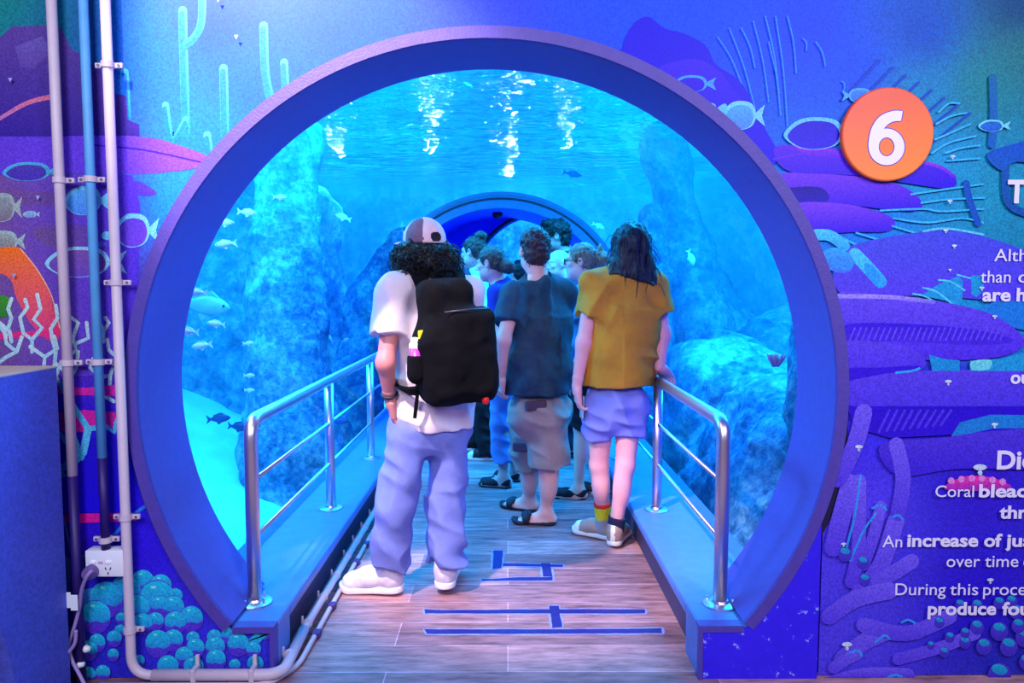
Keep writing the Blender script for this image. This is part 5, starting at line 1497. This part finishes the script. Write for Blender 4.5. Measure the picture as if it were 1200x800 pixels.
# ------------------------------------------------------------------ railings
M_STEEL = mat('brushed_steel', (215, 205, 220), .34, metal=1.0, bump=.05, bscale=200, stretch=(1, 1, .05))
def railing(x, ys, label):
    root = thing('handrail', (x, ys[0], LEDGE_Z), label, 'railing')
    zt = .915; r = .0265
    pth = fillet([(x, ys[0], LEDGE_Z), (x, ys[0], zt), (x, ys[-1] + .1, zt)], .075, 8)
    MB().tube(pth, r, 20).build('top_rail', M_STEEL, root, True)
    for z, in ((.68,), (.455,)):
        MB().tube([(x, ys[0], z), (x, ys[-1] + .1, z)], .0085, 12).build('cross_bar', M_STEEL, root, True)
    for i, y in enumerate(ys):
        po = root
        if i > 0: po = MB().tube([(x, y, LEDGE_Z), (x, y, zt - .015)], r, 20).build('post', M_STEEL, root, True)
        b = MB(); b.lathe((x, y, LEDGE_Z), [(0, 0), (.066, 0), (.066, .006), (.06, .009), (.034, .011), (.030, .02), (.0, .02)], 28, 'z')
        f = b.build('flange', M_STEEL, po); shade_auto(f, 35)
        if i < 3 and po is root:
            for k in range(4):
                a = PI / 4 + k * PI / 2 + .3; q = MB(); q.lathe((x + .048 * math.cos(a), y + .048 * math.sin(a), LEDGE_Z + .007), [(0, 0), (.007, 0), (.007, .006), (.004, .009), (.004, .02), (0, .02)], 8, 'z'); q.build('bolt', M_STEEL, f)
railing(-.985, [2.75, 3.97, 5.16, 6.38, 7.6], 'steel railing along the left ledge of the tunnel')
railing(.822, [2.725, 3.93, 5.13, 6.35, 7.58], 'steel railing along the right ledge of the tunnel')

# ------------------------------------------------------------------ people
def px(*l): return [at(*p) for p in l]
PINK = (232, 165, 160)
# A: backpack and cap
JA = dict(neck=at(505, 322, 3.33), chest=at(505, 388, 3.33), waist=at(506, 440, 3.33), pelvis=at(507, 488, 3.33), shL=at(462, 343, 3.20), shR=at(548, 340, 3.45),
          hipL=at(482, 500, 3.28), hipR=at(524, 502, 3.37), knL=at(464, 590, 3.26), knR=at(524, 592, 3.36), anL=at(456, 664, 3.30), anR=at(522, 664, 3.33),
          elL=at(452, 425, 3.12), wrL=at(457, 466, 3.20), elR=at(556, 420, 3.58), wrR=at(528, 395, 3.64), head=at(496, 292, 3.34), tL=(-1, .12, 0), tR=(.02, 1, 0))
pA, jA, RhA, BA, sA = person('person in white t-shirt, pale cap and blue jeans stepping forward under a backpack', at(505, 690, 3.33)[:2], math.radians(28), 1.74, JA, head_yaw=.12, girth=1.04, hair='bush', hair_c=(16, 12, 22), skin=(192, 120, 126),
        near=2, top=(226, 206, 224), hem=at(507, 498, 3.33)[2], sleeve=.6, bottom='jeans', bot_c=(118, 128, 212), leg_end=.88, flare=1.04, legk=.02,
        shoes=dict(c_up=(212, 200, 226), c_sole=(225, 218, 236), name='sneaker', s=1.22, L=dict(tilt=-.05, z0=.012)), hands=dict(L=dict(d=(.1, .25, -1), pn=(1, .3, 0), side=(-.3, 1, 0.2), curl=(25, 30, 35, 35))))
T = lambda x, y, z: jA['head'] + RhA @ (np.array([x, y, z]) * sA)
D3 = lambda *r: np.array(r) * sA
S = Sdf(jA['head'] - .28, jA['head'] + .26, .006)
S.ell(T(0, -.012, .04), D3(.094, .114, .105), R=RhA)
S.plane(T(0, 0, .022), -RhA[:, 2])
S.ell(T(0, .13, .03), D3(.075, .085, .012), .02, R=RhA)
S.ell(T(.0, -.137, .052), D3(.031, .021, .025), .004, 's', R=RhA)
V, F = S.mesh(); fc = (V[F].mean(1) - jA['head']) @ RhA
az = np.degrees(np.arctan2(fc[:, 0], -fc[:, 1]))
fmi = ((az < -28) & (az > -85)).astype(int)
hole = np.linalg.norm((fc / sA - np.array([0, -.137, .052])) / np.array([.031, .021, .025]), axis=1) < 1.18
fmi[hole] = 2
cap = obj('cap', V, F, None, pA, True, [mat('cap_pale', (222, 190, 205), .8, var=.12, vscale=25), mat('cap_dark', (120, 85, 110), .8, var=.3, vscale=30), mat('cap_gap', (16, 12, 22), .8)], fmi); cap['label'] = 'pale pink cap with a dark panel'
b = MB(); w = jA['wrL'] + nrm(jA['elL'] - jA['wrL']) * .02; dirw = nrm(jA['elL'] - jA['wrL']); u = nrm(np.cross(dirw, [0, 1, 0])); v = np.cross(dirw, u)
b.tube([w + (u * math.cos(t) + v * math.sin(t)) * .033 for t in np.linspace(0, 2 * PI, 20)], .006, 8, caps=False); b.build('bracelet', mat('bracelet_black', (25, 20, 40), .5), pA, True)

# backpack
bc = at(532, 400, 3.10)
RB = frame(math.radians(28), 0, math.radians(-4))
bp = thing('backpack', bc - np.array([0, 0, .27]), 'black backpack worn by the person in the white t-shirt', 'backpack')
TB = lambda x, y, z: bc + RB @ np.array([x, y, z])
S = Sdf(bc - .45, bc + .45, .008)
S.box(TB(-.015, .02, .11), (.118, .075, .155), RB, .06); S.box(TB(.0, .0, -.09), (.165, .095, .175), RB, .07, .08)
S.box(TB(.02, -.075, -.12), (.13, .055, .12), RB, .05, .03); S.box(TB(.045, -.065, .055), (.115, .06, .085), RB, .05, .03)
S.disp(lambda P: -.022 * (.5 - np.abs(vnoise(P * np.array([.7, .7, 1]), 8, 3)) * 2) + .010 * vnoise(P, 24, 5))
M_BAG = mat('backpack_black', (9, 7, 15), .9, var=.3, vscale=30, bump=.5, bscale=260, spec=.12)
bag = obj('bag', *S.mesh(), M_BAG, bp, True)
def ribbon(name, pts, w, th, m, parent, up):
    pts = cat_rom(pts, False) if len(pts) > 2 else [np.array(p, float) for p in pts]
    V = []; F = []
    for i, p in enumerate(pts):
        t = nrm(pts[min(i + 1, len(pts) - 1)] - pts[max(i - 1, 0)]); n = nrm(np.asarray(up(p) if callable(up) else up, float)); n = nrm(n - t * (n @ t)); s_ = np.cross(t, n)
        for (a, c) in ((-1, -1), (1, -1), (1, 1), (-1, 1)): V.append(p + s_ * a * w / 2 + n * c * th / 2)
    for i in range(len(pts) - 1):
        for k in range(4): F.append((i * 4 + k, i * 4 + (k + 1) % 4, i * 4 + 4 + (k + 1) % 4, i * 4 + 4 + k))
    F += [(3, 2, 1, 0), tuple((len(pts) - 1) * 4 + k for k in range(4))]
    return obj(name, V, F, m, parent)
cA = jA['chest'] + np.array([0, 0, .05])
outw = lambda p: p - cA
for sg, nm in ((-1, 'L'), (1, 'R')):
    shp = jA['neck'] * .42 + jA['sh' + nm] * .58
    pts = [TB(sg * .085, .075, .20), shp + np.array([0, 0, .055]) - BA[:, 1] * .08, shp + np.array([0, 0, .075]), shp + BA[:, 1] * .09 + np.array([0, 0, .02]), jA['chest'] + BA[:, 0] * sg * .125 + BA[:, 1] * .145,
           jA['waist'] + BA[:, 0] * sg * .19 + BA[:, 1] * .06 + np.array([0, 0, .02]), jA['waist'] + BA[:, 0] * sg * .175 - BA[:, 1] * .11 - np.array([0, 0, .04]), TB(sg * .14, .06, -.20)]
    ribbon('shoulder_strap', pts, .055 if sg < 0 else .05, .014, M_BAG, bp, outw)
ribbon('webbing_tail', [at(489, 440, 3.10), at(489, 462, 3.10), at(486, 490, 3.12)], .016, .005, M_BAG, bp, (0, -1, 0))
b = MB(); b.tube(cat_rom([TB(-.05, .05, .26), TB(-.04, .05, .30), TB(.04, .05, .30), TB(.05, .05, .26)], False), .009, 8); b.build('grab_handle', M_BAG, bp, True)
q = TB(-.150, -.03, .03)
b = MB(); b.box((-.02, -.01, -.035), (.02, .01, .035), 0, .006); Vt = [q + RB @ np.array(v) for v in b.V]; obj('yellow_patch', Vt, b.F, mat('patch_yellow', (240, 200, 20), .6), bp)
b = MB()
for zz in (.135, -.035): b.tube([TB(-.08, -.112, zz), TB(.02, -.128, zz + .004), TB(.12, -.112, zz)], .004, 6)
b.build('zipper', mat('zip_black', (45, 40, 62), .4), bp, True)
q = at(569, 468, 3.06); b = MB(); b.lathe(q, [(0, -.02), (.012, -.018), (.016, 0), (.012, .014), (0, .016)], 12, 'z'); b.tube([q, q + np.array([0.0, 0.03, .04])], .004, 6); b.build('red_charm', mat('charm_red', (235, 30, 40), .4), bp, True)
q = TB(-.172, -.0, -.02)
wb = thing('water_bottle', q - np.array([0, 0, .12]), 'white capped bottle with a magenta band in the backpack side pocket', 'bottle')
b = MB(); b.lathe(q, [(0, -.12), (.030, -.118), (.030, .01), (0, .01)], 20); b.build('bottle_body', mat('bottle_magenta', (205, 40, 190), .4), wb, True)
b = MB(); b.lathe(q, [(0, .011), (.031, .011), (.031, .03), (.024, .034), (.024, .05), (.018, .055), (0, .055)], 20); shade_auto(b.build('bottle_cap', mat('bottle_white', (235, 235, 245), .35), wb), 40)
S = Sdf(q - .2, q + .2, .007); S.cone(q - np.array([0, 0, .10]), q - np.array([0, 0, .03]), .042, .040); S.plane(q - np.array([0, 0, .02]), np.array([0, 0, 1.])); obj('side_pocket', *S.mesh(), M_BAG, bp, True)

# B: dark t-shirt, cargo shorts, slides
JB = dict(neck=at(631, 328, 4.28), chest=at(632, 385, 4.28), waist=at(632, 435, 4.28), pelvis=at(633, 478, 4.28), shL=at(603, 348, 4.16), shR=at(661, 344, 4.40), elL=at(590, 398, 4.06), wrL=at(587, 440, 4.14), elR=at(652, 400, 4.66), wrR=at(625, 405, 4.76),
          hipL=at(641, 494, 4.24), hipR=at(621, 494, 4.42), knL=at(643, 545, 4.26), knR=at(620, 545, 4.52), anL=at(640, 599, 4.30), anR=at(620, 583, 4.56), head=at(626, 294, 4.29), tL=(-1, .10, 0), tR=(-.85, .45, 0))
pB, jB, RhB, BB, sB = person('person in dark green t-shirt, khaki cargo shorts and black slides seen from behind', at(633, 610, 4.32)[:2], math.radians(32), 1.80, JB, head_yaw=-.25, girth=1.16, near=2, hair='short', hair_c=(70, 38, 48), top=(38, 66, 86), top2=(24, 42, 70), hem=at(633, 457, 4.28)[2], sleeve=.6,
        bottom='shorts', name_bottom='cargo_shorts', bot_c=(172, 142, 140), leg_end=.93, flare=1.02, slim=1.1, shoes=dict(kind='slide', name='slide', c_up=(20, 22, 48), c_sole=(40, 32, 48), s=1.05))
M_FLAP = mat('pocket_flap', (84, 60, 84), .85)
bsh = [c for c in pB.children if c.name.startswith('cargo_shorts')][0]
for (x, y, w, hh) in [(628, 475, .066, .029), (612, 524, .06, .027)]:
    hit = surf(bsh, x, y)
    if hit is None: continue
    q, nn = hit; nn = nrm(nn * np.array([1, 1, 0])); rt = np.cross(nn, [0, 0, 1.0]); Rf = np.stack([rt, nn, np.array([0, 0, 1.0])], -1)
    S = Sdf(q - .2, q + .2, .006); S.box(q, (w, .014, hh), Rf, .008)
    obj('pocket_flap', *S.mesh(), M_FLAP, pB, True)

# C: mustard t-shirt, long hair, leaning on the right railing
JC = dict(neck=at(734, 318, 3.92), chest=at(731, 375, 3.92), waist=at(728, 420, 3.92), pelvis=at(722, 470, 3.93), shL=at(696, 334, 3.89), shR=at(769, 334, 3.94), elL=at(684, 402, 3.86), wrL=at(676, 452, 3.87), elR=at(777, 392, 3.93), wrR=at(773, 430, 3.88),
          hipL=at(704, 480, 3.93), hipR=at(737, 480, 3.93), knL=at(702, 545, 3.99), knR=at(733, 545, 3.91), anL=at(708, 612, 4.04), anR=at(721, 618, 3.91), head=at(739, 291, 3.94), tL=(-.21, .13, 0), tR=(.09, .22, 0))
pC, jC, RhC, BC, sC = person('person in mustard t-shirt and denim shorts with long dark hair, hand on the right railing', at(722, 635, 3.93)[:2], 0.0, 1.80, JC, girth=.98, near=2, hair='long', hair_c=(22, 18, 44), top=(206, 142, 40), top2=(190, 128, 42), hem=at(722, 449, 3.93)[2], sleeve=.52,
        bottom='shorts', name_bottom='denim_shorts', bot_c=(124, 128, 218), leg_end=.44, flare=.82, slim=.92, legk=.015, skin=(236, 165, 175), shoes=dict(kind='sneaker', name='sneaker', c_up=(172, 142, 138), c_sole=(228, 218, 220), c_toe=(232, 222, 225), s=1.02),
        hands=dict(R=dict(d=(.45, .55, -.45), pn=(-.2, -.3, -1), side=(-.8, .5, 0), curl=(18, 20, 24, 26), thumb=.5), L=dict(d=(.1, .1, -1), pn=(1, .15, 0), side=(-.15, 1, .1), curl=(25, 30, 36, 40))))
for q, c1, c2, top in (('L', (222, 205, 40), (205, 40, 40), (150, 148, 170)), ('R', (32, 24, 66), (32, 24, 66), (32, 24, 66))):
    a, k = jC['an' + q], jC['kn' + q]; d = nrm(k - a)
    S = Sdf(a - .15, a + .3, .0055); S.cone(a - np.array([0, 0, .03]), a + d * (.16 if q == 'L' else .10), .046, .05, cut=[(a + d * (.125 if q == 'L' else .06), d)])
    V, F = S.mesh(); tt = (V[F].mean(1) - a) @ d
    fm_ = np.where(tt > .105, 1, np.where(tt > .035, 0, 2)) if q == 'L' else np.zeros(len(F), int)
    o = obj('sock', V, F, None, pC, True, [mat(f'sock_{c1}', c1, .9, bump=.2, bscale=200, var=.2, vscale=70), mat(f'sock_{c2}_t', c2, .9), mat(f'sock_{top}_f', top, .9)], fm_)
    if q == 'L': o['label'] = 'yellow sock with a red top band'
q = jC['wrL'] + np.array([.03, .01, -.115])
S = Sdf(q - .1, q + .1, .004); S.box(q, (.0045, .033, .062), frame(.15, .0, .05), .004)
ph = obj('phone', *S.mesh(), mat('phone_grey', (150, 165, 185), .3), None, True); tag(ph, 'grey phone held low in the hand of the person in mustard', 'phone')

# D: glasses and bun
pD, jD, RhD, BD_, sD = person('person with glasses and fair hair in a bun between the dark green and mustard t-shirts', at(688, 560, 4.88)[:2], math.radians(72), 1.70, dict(head=at(680, 307, 4.88), anL=at(678, 572, 4.83), knL=at(681, 500, 4.84), anR=at(700, 572, 4.95)), hair='bun', hair_c=(150, 135, 120), hair2=(90, 75, 70), head_yaw=.15,
        top=(60, 130, 190), bottom='shorts', bot_c=(18, 14, 40), leg_end=.98, near=True, shoes=dict(kind='flat', name='shoe', c_up=(18, 16, 40), c_sole=(24, 20, 44), laces=False), skin=(228, 180, 175))
g = MB(); Th = lambda x, y, z: jD['head'] + RhD @ (np.array([x, y, z]) * sD)
for x in (-1, 1):
    g.tube([Th(x * .033 + .026 * math.cos(t), .105, .003 + .02 * math.sin(t)) for t in np.linspace(0, 2 * PI, 18)], .003, 6, caps=False)
    g.tube([Th(x * .06, .105, .008), Th(x * .082, .05, .01), Th(x * .086, -.01, .005)], .0032, 6)
g.tube([Th(-.008, .108, .006), Th(.008, .108, .006)], .003, 6); g.build('glasses', mat('glasses_black', (14, 12, 24), .3), pD, True)
# E..J: the crowd further in
person('bald person looking left behind the dark green t-shirt', at(663, 545, 6.15)[:2], math.radians(100), at(655, 296, 6.15)[2], dict(head=at(654, 310, 6.15)), hair=None, top=(30, 36, 70), bottom='trousers', bot_c=(24, 22, 56), leg_end=.95, near=True, head_yaw=.15, skin=(228, 185, 190), shoes=dict(kind='flat', name='shoe', c_up=(20, 18, 40), c_sole=(20, 18, 40), laces=False), build_hands=True)
person('tall person with tousled black hair looking left above the bald head', at(660, 530, 6.75)[:2], math.radians(88), at(652, 261, 6.75)[2], dict(head=at(651, 277, 6.75)), hair='tousled', hair_c=(22, 16, 20), top=(16, 18, 50), bottom='trousers', bot_c=(24, 22, 56), leg_end=.95, near=True, skin=(205, 140, 135), shoes=dict(kind='flat', name='shoe', c_up=(20, 18, 40), c_sole=(20, 18, 40), laces=False))
person('person in navy t-shirt with brown hair in a low bun facing left', at(594, 550, 5.20)[:2], math.radians(66), 1.70, dict(head=at(575, 309, 5.18), neck=at(584, 330, 5.20)), hair='lowbun', hair_c=(92, 66, 60), hair2=(50, 32, 40), top=(22, 36, 150), bottom='trousers', bot_c=(105, 140, 215), leg_end=.7, flare=.8, near=True, skin=(222, 165, 165), head_pitch=-.1, shoes=dict(kind='flat', name='shoe', c_up=(20, 16, 40), c_sole=(20, 16, 40), laces=False))
person('person in white shirt and black trousers with hair tied on top, facing left', at(574, 530, 6.00)[:2], math.radians(62), 1.76, dict(head=at(555, 296, 5.97), neck=at(563, 314, 6.00), anL=at(574, 531, 5.95), anR=at(556, 519, 6.30), tL=(-1, .05, 0), tR=(-1, .1, 0)), hair='topknot', hair_c=(84, 58, 50), hair2=(45, 30, 36), top=(215, 232, 240), bottom='trousers', bot_c=(12, 9, 22), leg_end=.9, flare=1.15, near=True, skin=(222, 170, 165), shoes=dict(kind='sneaker', name='sneaker', c_up=(22, 20, 36), c_sole=(225, 228, 235), c_toe=(225, 228, 235)))
person('dark haired person mostly hidden beyond the dark green t-shirt', at(609, 510, 7.25)[:2], math.radians(20), 1.70, dict(), hair='short', hair_c=(20, 16, 30), top=(30, 40, 110), bottom='trousers', bot_c=(20, 18, 44), leg_end=.95, near=False, shoes=dict(kind='flat', name='shoe', c_up=(20, 18, 40), c_sole=(20, 18, 40), laces=False), build_hands=True)
person('brown haired person beside the white shirt, farthest left of the crowd', at(541, 515, 6.75)[:2], math.radians(70), 1.66, dict(head=at(541, 317, 6.75)), hair='long', hair_c=(90, 75, 110), top=(70, 160, 210), bottom='trousers', bot_c=(20, 18, 44), leg_end=.95, near=False, skin=(225, 185, 195), shoes=dict(kind='flat', name='shoe', c_up=(20, 18, 40), c_sole=(20, 18, 40), laces=False))

# ------------------------------------------------------------------ light
def area(name, loc, target, size, col, power, size_y=None):
    l = bpy.data.lights.new(name, 'AREA'); l.energy = power; l.color = col; l.shape = 'RECTANGLE' if size_y else 'SQUARE'; l.size = size
    if size_y: l.size_y = size_y
    o = bpy.data.objects.new(name, l); COL.objects.link(o); o.location = loc
    o.rotation_euler = (Vector(target) - Vector(loc)).to_track_quat('-Z', 'Y').to_euler()
    return o
def point(name, loc, col, power, r=.05):
    l = bpy.data.lights.new(name, 'POINT'); l.energy = power; l.color = col; l.shadow_soft_size = r
    o = bpy.data.objects.new(name, l); COL.objects.link(o); o.location = loc; return o
def spot(name, loc, target, ang, col, power, r=.12, blend=.6):
    l = bpy.data.lights.new(name, 'SPOT'); l.energy = power; l.color = col; l.spot_size = math.radians(ang); l.spot_blend = blend; l.shadow_soft_size = r
    o = bpy.data.objects.new(name, l); COL.objects.link(o); o.location = loc
    o.rotation_euler = (Vector(target) - Vector(loc)).to_track_quat('-Z', 'Y').to_euler(); return o
spot('spotlight', (-1.5, 1.2, 3.75), (.16, 3.9, .35), 35, (1.0, .83, .82), 1350, .10, .5)
area('room_fill', (-1.0, -1.2, 3.2), (0, 2.6, 1.3), 1.4, (.90, .88, 1.0), 150)
area('room_fill', (2.2, -.6, 3.0), (1.5, 2.55, 1.3), 1.2, (.86, .88, 1.0), 88)  # added fill that brightens the right half of the mural
CYAN = (.008, .41, 1.0)
area('tank_light', (-2.6, 5.6, 3.0), (-2.4, 5.6, 0), 1.6, CYAN, 560, 4.6)
area('tank_light', (-2.1, 3.5, 2.95), (-1.8, 4.4, .8), .7, (.12, .62, 1.0), 110)  # extra light added to brighten the near fish on the left
area('tank_light', (2.7, 5.6, 3.0), (2.5, 5.6, 0), 1.6, CYAN, 780, 4.6)
area('tank_light', (0, 10.8, 3.0), (0, 10.8, 0), 5.5, CYAN, 800, 3.0)
area('passage_fill', (.35, 9.7, 2.3), (.4, 13, .8), .5, (.05, .7, 1.0), 160)  # hidden light added to brighten the view through the far arch
for (x, y, z, p) in [(0.02, 11.5, 2.98, 9), (-1.0, 9.6, 2.98, 12), (.75, 9.2, 3.0, 5), (-2.3, 10.0, 2.98, 5)]:
    point('glint_lamp', (x, y, z), (.6, .95, 1.0), p, .02)

w = bpy.data.worlds.new('world'); sc.world = w; w.use_nodes = True
w.node_tree.nodes['Background'].inputs['Color'].default_value = (.08, .12, .5, 1); w.node_tree.nodes['Background'].inputs['Strength'].default_value = .35
vs = sc.view_settings; vs.view_transform = 'Standard'; vs.look = 'None'; vs.exposure = 0.0; vs.gamma = 1.0; vs.use_curve_mapping = False
sc.cycles.max_bounces = 10; sc.cycles.transparent_max_bounces = 12; sc.cycles.caustics_reflective = False; sc.cycles.caustics_refractive = False
sc.cycles.sample_clamp_indirect = 6.0; sc.cycles.use_denoising = True
